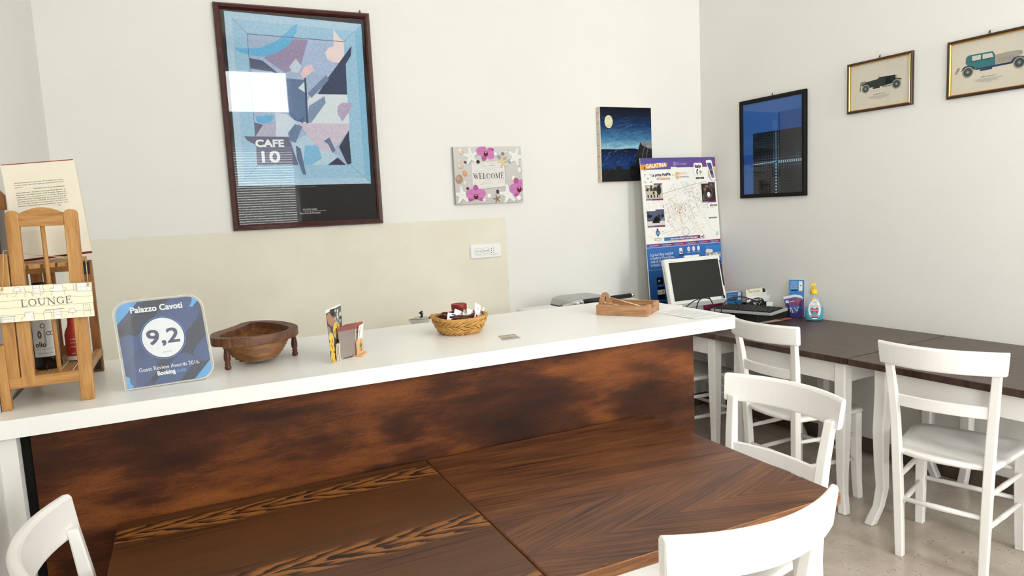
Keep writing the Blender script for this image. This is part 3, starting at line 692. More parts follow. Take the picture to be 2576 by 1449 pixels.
def build_moon():
    t = wallthing('moon_painting', 'unframed painted canvas of a full moon over a dark blue sea, in the corner', 'painting', 2.785, 1.93)
    part('canvas', MB().box(-.212, .212, -.036, -.002, -.246, .25), 'canvas_raw', t, bevel=.003)
    st = MB()
    for k in range(7): st.box(-.2126, -.2116, -.026, -.012, -.22 + k * .072, -.217 + k * .072)
    part('staples', st, 'dark_plastic', t)
    a = Art((-.2055, .2105, -.2455, .2495)); x0, x1 = -.2054, .2104; rnd = random.Random(9)
    bands = [(.2494, (6, 8, 16)), (.19, (14, 26, 50)), (.12, (24, 54, 98)), (.04, (60, 112, 150)), (.0, (112, 160, 186)), (-.031, (150, 190, 206))]
    for (za, ca), (zb, cb) in zip(bands, bands[1:]): a.rect(x0, zb, x1, za, rgb(*cb), 0, rgb(*ca))
    sea = [(-.031, (10, 14, 30)), (-.07, (16, 34, 74)), (-.13, (22, 52, 104)), (-.19, (14, 26, 54)), (-.2454, (8, 10, 16))]
    for (za, ca), (zb, cb) in zip(sea, sea[1:]): a.rect(x0, zb, x1, za, rgb(*cb), 0, rgb(*ca))
    for k in range(60):
        y = rnd.uniform(-.03, .2); f = (.2 - y) / .23; x = rnd.uniform(x0, x1 - .07); col = rgb(24 + 96 * f * rnd.uniform(.8, 1.1), 48 + 112 * f * rnd.uniform(.85, 1.05), 88 + 98 * f)
        L = rnd.uniform(.03, .09); a.line([(x, y), (min(x1, x + L * .5), y + L * .05), (min(x1, x + L), y + L * .18)], rnd.uniform(.002, .006), col, 1)
    for k in range(90):
        y = rnd.uniform(-.19, -.045); x = rnd.uniform(x0, .07); L = rnd.uniform(.008, .03); a.line([(x, y), (x + L, y + L * rnd.uniform(.5, 1.0))], rnd.uniform(.0015, .004), rgb(*rnd.choice(((34, 80, 140), (22, 52, 100), (60, 110, 164), (12, 22, 50)))), 1)
    a.line([(x0, -.031), (-.05, -.033), (.02, -.028), (.09, -.031)], .006, rgb(6, 8, 14), 2)
    a.ell(-.139, .152, .036, .047, rgb(10, 18, 34), 2); a.ell(-.139, .153, .0325, .043, rgb(214, 208, 172), 3)
    rock = [(.085, -.06), (.114, .017), (.16, .021), (x1, .015), (x1, -.15), (.064, -.15)]
    a.poly(rock, rgb(40, 40, 42), 3); a.poly([(.114, .017), (.16, .021), (x1, .015), (x1, -.035), (.17, -.02), (.13, -.005)], rgb(128, 130, 132), 4)
    for k in range(8): x = .085 + k * .016; a.line([(x + .03, -.005 - k * .004), (x - .005, -.14)], .006, rgb(*[rnd.choice((26, 70, 90, 54))] * 3), 4)
    g = [(x0, -.2454), (x0, -.185)]
    for k in range(30): g.append((x0 + (k + .5) * (x1 - x0) / 30, -.172 + .035 * k / 30 + rnd.uniform(-.014, .016)))
    g += [(x1, -.15), (x1, -.2454)]; a.poly(g, rgb(26, 28, 28), 5)
    for k in range(70): x = rnd.uniform(x0 + .004, x1 - .01); y = rnd.uniform(-.24, -.19); a.line([(x, y), (x + rnd.uniform(-.006, .006), y + rnd.uniform(.01, .03))], .0018, rgb(*[rnd.randint(16, 58)] * 3), 6)
    art('painted_face', a, 'print_canvas', t, (0, -.0365, 0))
build_moon()

def build_blue():
    t = rightthing('framed_print', 'blue print with dark plaid square in a black frame on the right wall', 'picture', -.399, 1.9)
    dx = .399
    part('frame', frame_mb(-.662 + dx, -.139 + dx, -.371, .275, [(0, -.001), (0, -.022), (.004, -.025), (.022, -.025), (.026, -.022), (.026, -.001)]), 'black_frame', t)
    a = Art(); X = lambda v: v + dx; x0, x1, z0, z1 = X(-.640), X(-.163), -.351, .254
    B = rgb(52, 98, 168); a.rect(x0, z0, x1, z1, B, 0); a.rect(X(-.348), .046, x1, .166, rgb(26, 74, 140), 1); a.rect(x0, -.146, X(-.553), -.085, rgb(34, 78, 150), 1); a.line([(x0, z1 - .001), (x1, z1 - .001)], .004, rgb(180, 190, 200), 1)  # darker blue rectangle at upper right is a reflection painted into the print
    q0, q1, r0, r1 = X(-.553), x1, z0, .052; a.rect(q0, r0, q1, r1, rgb(40, 38, 42), 2); cx, cz = X(-.365), -.148
    rnd = random.Random(2)
    for k in range(24):
        z = r1 - .012 - k * .0165; near = math.exp(-((z - cz) / .05) ** 2)
        if z < r0: break
        for j in range(16):
            xa = q0 + (q1 - q0) * j / 16; xb = q0 + (q1 - q0) * (j + 1) / 16; v = near * (.75 if abs(xa - cx) < .12 or xa > cx else .5)
            a.rect(xa, z, xb, z + .0055, rgb(16 + 90 * v, 16 + 130 * v, 18 + 165 * v), 3)
    for k in range(22):
        x = q0 + .010 + k * .0175; near = math.exp(-((x - cx) / .025) ** 2) + .35 * math.exp(-((x - q1 + .03) / .04) ** 2)
        if x > q1 - .004: break
        for j in range(20):
            za = r0 + (r1 - r0) * j / 20; zb = r0 + (r1 - r0) * (j + 1) / 20; v = min(1, near * (.45 + .5 * math.exp(-((za - cz) / .1) ** 2)))
            a.rect(x, za, x + .006, zb, rgb(22 + 110 * v, 22 + 150 * v, 26 + 180 * v), 4)
    for k in range(10): a.rect(cx - .006, cz - .02 - k * .02, cx + .006, cz - .012 - k * .02, rgb(170, 200, 220), 5)
    for k in range(11): a.rect(cx + .02 + k * .0165, cz - .006, cx + .029 + k * .0165, cz + .008, rgb(160, 190, 210), 5)
    a.line([(cx, cz - .01), (cx - .001, r1 - .01)], .004, rgb(120, 165, 200), 5); a.line([(q0, cz - .004), (cx, cz + .004)], .005, rgb(150, 190, 215), 5)
    art('artwork', a, 'print_gloss', t, (0, -.014, 0)); part('glass', MB().box(x0 - .001, x1 + .001, -.0195, -.018, z0, z1), 'picture_glass', t); hook(t, 0, .275)
build_blue()

def wheel(a, x, z, r, lay):
    a.ell(x, z, r, r, rgb(150, 146, 138), lay); a.ell(x, z, r * .74, r * .74, rgb(58, 62, 60), lay + 1); a.ell(x, z, r * .42, r * .42, rgb(86, 104, 104), lay + 2); a.ell(x, z, r * .16, r * .16, rgb(170, 170, 160), lay + 3)
def car_frame(t, x0, x1, z0, z1):
    part('frame', frame_mb(x0, x1, z0, z1, [(0, -.001), (0, -.018), (.004, -.021), (.009, -.021), (.011, -.017), (.011, -.001)]), 'brown_frame', t)
    part('gilt_edge', frame_mb(x0 + .0105, x1 - .0105, z0 + .0105, z1 - .0105, [(0, -.001), (0, -.018), (.003, -.020), (.006, -.014), (.006, -.001)]), 'gold', t)
    a = Art(); a.rect(x0 + .014, z0 + .014, x1 - .014, z1 - .014, rgb(214, 206, 190), 0); hook(t, (x0 + x1) / 2, z1)
    return a
def caption(a, x, z, w, s0):
    g = rgb(120, 114, 106); a.scribble(x - w * .28, x + w * .28, z, .0045, g, 1, s0)
    for k, f in enumerate((1, .9, .8, .6, .25)): a.scribble(x - w * f / 2, x + w * f / 2, z - .0085 - k * .0042, .0028, rgb(150, 144, 134), 1, s0 + k)
def build_cars():
    u0, vz = .3295, 1.9
    t = rightthing('framed_print', 'smaller gold-edged frame with print of a dark green open vintage car', 'picture', u0, vz)
    a = car_frame(t, .139 - u0, .518 - u0, .082, .3595); X = lambda v: v - u0; G = rgb(26, 40, 34)
    a.poly([(X(.222), .2495), (X(.246), .2485), (X(.247), .243), (X(.316), .2495), (X(.326), .2575), (X(.419), .2545), (X(.424), .24), (X(.404), .213), (X(.345), .207), (X(.272), .211), (X(.262), .226), (X(.24), .232), (X(.225), .23)], G, 2)
    a.rect(X(.218), .228, X(.245), .2495, rgb(128, 128, 118), 3); a.poly([(X(.21), .198), (X(.214), .245), (X(.219), .245), (X(.217), .198)], rgb(130, 128, 120), 3)
    a.poly([(X(.222), .232), (X(.245), .238), (X(.272), .224), (X(.276), .208), (X(.27), .207), (X(.262), .222), (X(.244), .23), (X(.226), .224)], rgb(34, 42, 38), 4)
    a.poly([(X(.405), .226), (X(.425), .236), (X(.449), .231), (X(.455), .222), (X(.43), .23), (X(.412), .222)], rgb(34, 42, 38), 4)
    a.line([(X(.328), .256), (X(.322), .27)], .002, rgb(110, 110, 104), 4); a.rect(X(.29), .2, X(.33), .209, rgb(30, 32, 32), 3); a.rect(X(.345), .199, X(.4), .207, rgb(150, 146, 136), 3); a.ell(X(.424), .245, .005, .008, rgb(170, 166, 150), 4)
    a.line([(X(.21), .194), (X(.46), .186)], .0008, rgb(180, 172, 160), 1); wheel(a, X(.2465), .207, .0235, 5); wheel(a, X(.426), .2045, .0255, 5)
    caption(a, X(.325), .167, .125, 11); art('artwork', a, 'print_matte', t, (0, -.006, 0)); part('glass', MB().box(X(.153), X(.504), -.011, -.0095, .096, .3455), 'picture_glass', t)
    u0 = .884; t = rightthing('framed_print', 'larger gold-edged frame with teal vintage saloon car print, at the far right', 'picture', u0, vz)
    a = car_frame(t, .695 - u0, 1.074 - u0, .0785, .3575); T = rgb(52, 116, 122); N = rgb(40, 54, 90)
    a.poly([(X(.778), .236), (X(.7785), .262), (X(.783), .271), (X(.796), .2765), (X(.9), .2745), (X(.905), .268), (X(.911), .254), (X(.9135), .206), (X(.828), .2035), (X(.80), .226)], T, 2)
    for p in ([(X(.808), .2695), (X(.848), .2685), (X(.8475), .2455), (X(.809), .2465)], [(X(.856), .2685), (X(.898), .2665), (X(.904), .246), (X(.856), .246)]): a.poly(p, rgb(206, 202, 190), 3)
    a.line([(X(.80), .2435), (X(.911), .243)], .003, rgb(30, 60, 66), 3)
    a.poly([(X(.912), .2545), (X(.965), .2575), (X(1.0165), .2555), (X(1.022), .24), (X(.99), .209), (X(.9135), .207)], rgb(166, 160, 146), 2)
    for k in range(12): a.line([(X(.925 + k * .006), .215), (X(.925 + k * .006), .238)], .0012, rgb(128, 122, 112), 3)
    a.poly([(X(.824), .2), (X(.828), .206), (X(.98), .209), (X(.992), .225), (X(1.015), .229), (X(1.036), .222), (X(1.042), .214), (X(1.016), .221), (X(.998), .216), (X(.986), .2), (X(.9), .199)], N, 4)
    a.poly([(X(.757), .202), (X(.768), .222), (X(.79), .23), (X(.812), .22), (X(.828), .2), (X(.815), .206), (X(.79), .22), (X(.77), .212)], rgb(34, 40, 52), 4)
    a.poly([(X(.728), .196), (X(.736), .194), (X(.754), .222), (X(.74), .224)], rgb(140, 136, 128), 3); a.rect(X(.845), .191, X(.9), .199, N, 3); a.ell(X(1.022), .243, .006, .009, rgb(150, 146, 136), 4)
    wheel(a, X(.79), .196, .0265, 6); wheel(a, X(1.0165), .198, .0265, 6)
    caption(a, X(.885), .16, .13, 31); art('artwork', a, 'print_matte', t, (0, -.006, 0)); part('glass', MB().box(X(.709), X(1.06), -.011, -.0095, .0925, .3435), 'picture_glass', t)
build_cars()

def build_socket():
    t = wallthing('wall_socket', 'white wall plate with two sockets, a small outlet and a switch', 'socket', 1.715, 1.28)
    m = MB(); m.loft([[(x, y, z) for x, z in rrect(-.105 + i, -.046 + i, .108 - i, .046 - i, .01)] for i, y in ((0, -.001), (0, -.006), (.006, -.012))]); part('plate', m, 'white_plastic', t)
    part('insert', MB().box(-.075, .082, -.0135, -.011, -.025, .025), 'white_plastic', t)
    for cx in (-.048, .0005):
        m = MB(); m.loft([[(cx + r * math.cos(R(10 * k)), y, r * math.sin(R(10 * k))) for k in range(36)] for r, y in ((.0215, -.0136), (.0205, -.0145), (.0195, -.0137))], False, False, True); o = part('outlet', m, 'grey_plastic', t)
        h = MB()
        for dx in (-.012, 0, .012): h.loft([[(cx + dx + .0032 * math.cos(R(30 * k)), y, .0032 * math.sin(R(30 * k))) for k in range(12)] for y in (-.0135, -.0140)])
        part('holes', h, 'dark_plastic', o)
    h = MB()
    for dz in (-.013, 0, .013): h.box(.0345, .0385, -.0142, -.0135, dz - .003, dz + .003)
    part('outlet_holes', h, 'dark_plastic', t); part('switch', MB().box(.052, .080, -.018, -.0135, -.023, .023), 'white_plastic', t, bevel=.002)
    s = MB()
    for x in (-.0765, -.0245, .0245, .0485): s.box(x, x + .0008, -.0139, -.0135, -.025, .025)
    s.box(-.076, .082, -.0139, -.0135, -.026, -.0252); part('joint_lines', s, 'grey_plastic', t)
build_socket()

# ------------------------------------------------------------------ things on the bar top
def local(mb, t):
    """geometry written in room coordinates, shifted to the base of its thing (things without turn)"""
    l = t.location; mb.v = [(x - l.x, y - l.y, z - l.z) for x, y, z in mb.v]; return mb
def wpart(name, mb, mat, t, **k): return part(name, local(mb, t), mat, t, **k)
def lean_box(m, x0, x1, y0, y1, z0, z1, dx):
    return m.loft([[(x0, y0, z0), (x1, y0, z0), (x1, y1, z0), (x0, y1, z0)], [(x0 + dx, y0, z1), (x1 + dx, y0, z1), (x1 + dx, y1, z1), (x0 + dx, y1, z1)]])
def build_stand():
    t = thing('display_stand', 'small pine stand shaped like a chair-backed crate at the left end of the bar', 'stand', (-.34, 2.3, ZC))
    def post(x0, x1, z0, z1, dx):
        m = MB(); h = (x1 - x0) / 2; cx = (x0 + x1) / 2; prof = [(x0, z0), (x1, z0), (x1 + dx, z1 - .012)]
        prof += [(cx + dx + h * math.cos(R(a)), z1 - .012 + .012 * math.sin(R(a))) for a in (30, 60, 90, 120, 150)] + [(x0 + dx, z1 - .012)]
        return m.prism(prof, lambda u, v: (u, 2.092, v), lambda u, v: (u, 2.112, v))
    wpart('front_post', post(-.2795, -.2485, ZC, 1.592, .010), 'pine_z', t, bevel=.003)
    wpart('front_post', post(-.402, -.374, 1.148, 1.593, .009), 'pine_z', t, bevel=.003)
    wpart('side_board', lean_box(MB(), -.433, -.405, 2.094, 2.110, 1.150, 1.487, .007), 'pine_z', t, bevel=.002)
    wpart('leg', MB().box(-.4508, -.429, 2.090, 2.112, ZC, 1.26), 'pine_z', t, bevel=.002)
    cr = [(-.369, 1.552), (-.269, 1.551)] + [(-.268 - .1 * k / 12, 1.583 + .016 * math.sin(math.pi * k / 12)) for k in range(13)]
    wpart('crest', MB().prism(cr, lambda u, v: (u, 2.095, v), lambda u, v: (u, 2.109, v)), 'pine_x', t, bevel=.002)
    wpart('spindle', MB().tube([(-.3185, 2.102, 1.553), (-.320, 2.102, 1.165)], .0052, 10), 'pine_z', t)
    wpart('lower_rail', MB().box(-.430, -.272, 2.093, 2.109, 1.145, 1.174), 'pine_x', t, bevel=.002)
    wpart('side_rail', MB().box(-.279, -.263, 2.11, 2.50, 1.142, 1.166), 'pine_y', t, bevel=.002)
    s = MB()
    for k in range(5): s.box(-.425 + k * .0305, -.403 + k * .0305, 2.108, 2.495, 1.150, 1.159)
    wpart('lower_slats', s, 'pine_y', t, bevel=.001)
    s = MB()
    for k in range(5): s.box(-.425 + k * .0315, -.399 + k * .0315, 2.118, 2.495, 1.4445, 1.4555)
    wpart('shelf_slats', s, 'pine_y', t, bevel=.001)
    wpart('shelf_rail', MB().box(-.430, -.268, 2.185, 2.20, 1.428, 1.4445), 'pine_x', t, bevel=.001)
    wpart('rear_post', MB().box(-.291, -.262, 2.488, 2.512, ZC, 1.443), 'pine_dark', t, bevel=.002)
    wpart('rear_post', MB().box(-.459, -.432, 2.488, 2.512, ZC, 1.443), 'pine_dark', t, bevel=.002)
    s = MB(); s.box(-.425, -.395, 2.497, 2.508, 1.15, 1.44); s.box(-.392, -.362, 2.497, 2.508, 1.15, 1.44); wpart('back_boards', s, 'pine_dark', t, bevel=.001)
    wpart('back_rail', MB().box(-.432, -.290, 2.496, 2.508, 1.155, 1.185), 'pine_x', t, bevel=.001)
    wpart('bracket', MB().box(-.287, -.268, 2.485, 2.4885, 1.40, 1.438), 'dark_plastic', t); wpart('bracket', MB().box(-.285, -.268, 2.485, 2.4885, 1.10, 1.15), 'dark_plastic', t)
    cr = [(-.4575, 1.602), (-.424, 1.600), (-.424, 1.640), (-.436, 1.656), (-.4575, 1.668)]
    wpart('rear_crest', MB().prism(cr, lambda u, v: (u, 2.292, v), lambda u, v: (u, 2.306, v)), 'pine_dark', t, bevel=.002)
    wpart('rear_stile', MB().box(-.4575, -.440, 2.293, 2.305, 1.4555, 1.602), 'pine_dark', t, bevel=.001)
build_stand()

def build_sign():
    t = thing('hanging_sign', 'small painted board reading LOUNGE hung by twine on the pine stand', 'sign', (-.325, 2.078, 1.36))
    rt = R(-1.3); cr, sr = math.cos(rt), math.sin(rt); T = lambda u, v: (u * cr - v * sr, u * sr + v * cr)
    pl = MB()
    for k in range(5):
        v0 = -.0445 + k * .0179; x1 = .1005 - (.0015 if k in (1, 3) else 0)
        pl.prism([T(-.1, v0), T(x1, v0), T(x1, v0 + .0174), T(-.1, v0 + .0174)], lambda u, v: (u, .005, v), lambda u, v: (u, -.001, v))
    part('board', pl, 'cream_paper', t)
    a = Art(); cream = rgb(246, 240, 214); G = rgb(150, 148, 146); P = rgb(176, 172, 166)
    for k in range(5):
        v0 = -.0445 + k * .0179; a.poly([T(-.1, v0), T(.1005, v0), T(.1005, v0 + .0172), T(-.1, v0 + .0172)], cream, 0)
    L = lambda pts, w=.0007, c=P: a.line([T(*p) for p in pts], w, c, 2)
    W = lambda x0, y0, x1, y1: a.poly([T(x0, y0), T(x1, y0), T(x1, y1), T(x0, y1)], rgb(240, 240, 236), 1)
    W(.068, .0225, .0995, .043); L([(.0675, .0225), (.0675, .044), (.0995, .044), (.0995, .0225), (.0675, .0225)], .0009, G); L([(.0675, .0335), (.0995, .0335)]); L([(.074, .038), (.078, .038)]); L([(.088, .038), (.092, .038)]); L([(.074, .028), (.078, .028)]); L([(.088, .028), (.092, .028)])
    L([(.060, .022), (.060, .045), (.065, .045), (.065, .022)], .0009)
    W(.018, .026, .036, .043); L([(.012, .015), (.012, .026), (.040, .026), (.040, .015)], .0009); L([(.012, .026), (.008, .031), (.010, .035), (.017, .034), (.017, .044), (.036, .044), (.037, .033), (.043, .034), (.044, .029), (.040, .026)], .0009)
    W(-.026, .022, -.012, .044); L([(-.027, .016), (-.027, .044)], .0009); L([(-.012, .016), (-.012, .044)], .0009); L([(-.026, .037), (-.013, .037)]); L([(-.026, .030), (-.013, .030)]); L([(-.026, .0235), (-.013, .0235)]); L([(-.010, .02), (-.004, .028), (-.006, .044)], .0009)
    L([(-.045, .017), (-.043, .03), (-.045, .042)], .0009); L([(-.043, .03), (-.030, .028), (-.029, .017)], .0009)
    W(-.066, .033, -.052, .042); L([(-.069, .031), (-.065, .041), (-.054, .041), (-.051, .031), (-.069, .031)], .0009); L([(-.060, .031), (-.063, .021), (-.070, .019)], .0009); L([(-.099, .036), (-.092, .029), (-.082, .027), (-.080, .019)], .0009); L([(-.094, .028), (-.098, .018)], .0009)
    W(-.098, -.042, -.072, -.031); L([(-.099, -.0305), (-.068, -.030)], .0011, G); L([(-.097, -.031), (-.097, -.043)], .0009); L([(-.071, -.031), (-.071, -.043)], .0009); L([(-.097, -.037), (-.071, -.036)])
    W(-.048, -.042, -.032, -.023); L([(-.057, -.042), (-.054, -.033), (-.050, -.033), (-.048, -.022), (-.030, -.022), (-.030, -.041)], .0009)
    L([(-.008, -.042), (-.010, -.030), (-.008, -.022), (.006, -.022), (.008, -.040)], .0009); W(.012, -.040, .028, -.020); L([(-.006, -.020), (.036, -.0185)], .0014, G); L([(.012, -.020), (.012, -.042)], .0009); L([(.028, -.020), (.028, -.042)], .0009); L([(.012, -.027), (.028, -.0265)]); L([(.012, -.034), (.028, -.0335)])
    W(.046, -.030, .060, -.021); L([(.043, -.031), (.048, -.020), (.057, -.020), (.062, -.030), (.043, -.031)], .0009); L([(.053, -.031), (.052, -.038)], .0009)
    L([(.078, -.041), (.078, -.012), (.092, -.012), (.093, -.041)], .0009); L([(.078, -.029), (.093, -.029)], .0009); L([(.083, -.012), (.083, -.028)]); L([(.088, -.012), (.088, -.028)])
    x, y = T(-.0540, -.0080); serif(a, 'LOUNGE', x, y, .0182, rgb(112, 108, 106), 3, .1085, .13, R(-1.0))
    art('painted_face', a, 'print_matte', t, (0, -.0014, 0))
    o = lambda x, y, z: (x + .325, y - 2.078, z - 1.36)
    part('twine', MB().tube([o(-.413, 2.075, 1.401), o(-.410, 2.082, 1.43), o(-.4035, 2.086, 1.494), o(-.4005, 2.116, 1.496), o(-.390, 2.119, 1.490), o(-.33, 2.120, 1.476), o(-.262, 2.118, 1.468), o(-.240, 2.118, 1.462), o(-.2345, 2.115, 1.458), o(-.233, 2.100, 1.45), o(-.231, 2.075, 1.398)], .0011, 6), 'twine', t)
    part('knot', MB().lathe([(.0004, -.003), (.0028, -.001), (.0028, .002), (.0004, .004)], 8), 'twine', t, loc=o(-.231, 2.073, 1.396)); part('knot', MB().lathe([(.0004, -.003), (.0028, -.001), (.0028, .002), (.0004, .004)], 8), 'twine', t, loc=o(-.4135, 2.073, 1.400))
build_sign()

def build_book():
    t = thing('hardback_book', 'pale hardback with printed back cover leaning on top of the pine stand', 'book', (-.32, 2.24, 1.4575))
    lean = R(8); roll = R(4.4); S = Matrix.Rotation(-lean, 4, 'X') @ Matrix.Translation((0, 0, .0136)) @ Matrix.Rotation(-roll, 4, 'Y')
    # local cover plane: x right, z up, y back
    part('dust_jacket', MB().box(-.082, .088, -.001, .0015, 0, .256, S).box(.086, .088, .0, .034, 0, .256, S), 'cream_paper', t)
    part('cover_board', MB().box(-.080, .0855, .0015, .004, -.002, .259, S).box(-.080, .0855, .031, .0335, -.002, .259, S), 'red_board', t)
    part('pages', MB().box(-.077, .084, .004, .031, .002, .253, S), 'cream_paper', t)
    a = Art(); K = rgb(96, 92, 88); D2 = rgb(60, 58, 56)
    Q = lambda u, v: (u, v)
    ln = [('«Un\'ulteriore prova del fatto che la Atkinson è bene', .204, -.066, .114), ('avviata lungo una meravigliosa strada da lei stessa', .198, -.066, .114), ('aperta.»', .192, -.066, .018), ('«Kate Atkinson è bravissima dal dono dell\'originalità.. sa', .177, -.066, .115), ('illuminare gli angoli oscuri della famiglia inglese dei', .171, -.066, .115), ('sobborghi... sa raccontare storie di donne, di drammi', .165, -.066, .115), ('signori rinchiusi nell\'apparente quiete delle mura do-', .159, -.066, .115), ('mestiche, di umore e infelicità, di pazzia e desiderio...', .153, -.066, .115), ('Con soli due romanzi ha infuso nuova vita alla scena', .147, -.066, .115), ('letteraria. Divertente, grande gentilezza e poesia, quasi', .141, -.066, .115)]
    for s, v, u, w in ln: a.text(s, u + .006, v, .0046, K, 1, w, shear=.2)
    a.text('The New York Times Book Review', .054, .1855, .0046, D2, 1, .072, 'R'); a.text('The', .03, .134, .0046, D2, 1, .008)
    o = art('printed_text', a, 'print_matte', t, (0, 0, 0)); o.matrix_local = S @ Matrix.Translation((0, -.0013, 0)) @ Matrix.Rotation(R(90), 4, 'X')
    t2 = thing('dark_book', 'dark narrow book standing on the pine stand against the left wall', 'book', (-.438, 2.24, 1.4575))
    part('cover', MB().box(-.0135, -.0110, -.05, .045, 0, .142).box(.0085, .011, -.05, .045, 0, .142).box(-.0135, .011, -.0525, -.05, 0, .142), 'brown_frame', t2, bevel=.001); part('pages', MB().box(-.011, .0085, -.049, .042, .002, .139), 'cream_paper', t2)
build_book()

def bend(o, r):
    for v in o.data.vertices:
        x, y, z = v.co; q = r + z; v.co = (q * math.sin(x / r), y, q * math.cos(x / r) - r)
def striprect(a, x0, y0, x1, y1, col, lay, n=14):
    for k in range(n): a.rect(x0 + (x1 - x0) * k / n, y0, x0 + (x1 - x0) * (k + 1) / n, y1, col, lay)
def build_bottles():
    t = thing('oil_bottle', 'dark olive oil bottle with pale label inside the pine stand', 'bottle', (-.371, 2.275, 1.160))
    part('bottle_body', MB().lathe([(.002, 0), (.030, 0), (.0345, .004), (.035, .01), (.035, .150), (.032, .168), (.022, .186), (.0135, .198), (.0125, .205)], 28), 'olive_glass', t)
    part('cap', MB().lathe([(.0145, .205), (.0155, .207), (.0155, .236), (.014, .239), (.001, .239)], 20), 'dark_plastic', t)
    a = Art(); striprect(a, -.030, .036, .030, .138, rgb(196, 196, 192), 0, 16); B = rgb(120, 92, 76)
    a.text('olio', -.024, .064, .020, rgb(60, 44, 40), 1, .026, bold=.0004); a.text('extra vergine di oliva', -.022, .0565, .0045, rgb(90, 80, 76), 1, .042); a.text('della puglia, italia', -.020, .045, .0045, rgb(90, 80, 76), 1, .038)
    a.ell(-.002, .122, .006, .007, B, 1); a.ell(-.011, .098, .005, .011, B, 1); a.ell(.010, .100, .006, .006, B, 1); a.ell(.019, .1, .006, .006, B, 1); a.rect(-.001, .074, .003, .112, rgb(150, 140, 136), 1); a.line([(-.012, .111), (.02, .114)], .003, rgb(150, 140, 136), 1); a.line([(.003, .113), (.022, .126)], .004, rgb(120, 92, 76), 1)
    o = art('label', a, 'print_matte', t, (0, 0, 0)); bend(o, .0353); o.rotation_euler = (R(90), 0, R(8)); o.location = (.0353 * math.sin(R(8)), -.0353 * math.cos(R(8)), 0)
    t = thing('red_bottle', 'red bottle with white base behind the oil bottle in the pine stand', 'bottle', (-.314, 2.36, 1.160))
    part('bottle_body', MB().lathe([(.002, 0), (.0225, 0), (.0235, .004), (.0235, .075), (.021, .086), (.014, .1), (.012, .112), (.012, .19), (.002, .191)], 24), 'red_box', t); part('base_ring', MB().lathe([(.0238, .002), (.0241, .004), (.0241, .012), (.0238, .014)], 24, cap=False), 'white_plastic', t)
    a = Art(); W = rgb(240, 226, 220)
    for k, (s, z) in enumerate((('salsa', .062), ('piccante', .052), ('rosso', .040), ('250 ml', .020))): a.text(s, -.009, z, .006, W, 0, .018)
    o = art('lettering', a, 'print_matte', t, (0, 0, 0)); bend(o, .0237); o.rotation_euler = (R(90), 0, R(4)); o.location = (.0237 * math.sin(R(4)), -.0237 * math.cos(R(4)), 0)
    t = thing('white_carton', 'white carton with dark letter beside the red bottle in the pine stand', 'carton', (-.288, 2.43, 1.160)); part('box', MB().box(-.026, .007, -.02, .02, 0, .17), 'white_card', t, bevel=.001)
    a = Art(); a.text('S', -.016, .118, .026, rgb(70, 60, 56), 0, bold=.0006); a.text('ire', -.014, .092, .010, rgb(120, 112, 106), 0); art('lettering', a, 'print_matte', t, (0, -.0203, 0))
    t = thing('drinking_glass', 'clear rounded glass standing behind the pine stand on the bar', 'glass', (-.308, 2.60, ZC))
    part('glass_body', MB().lathe([(.002, .001), (.026, .001), (.036, .012), (.041, .03), (.040, .048), (.036, .062), (.0345, .062), (.0385, .048), (.0392, .03), (.034, .014), (.024, .004), (.002, .004)], 28), 'glass_vase', t)
build_bottles()

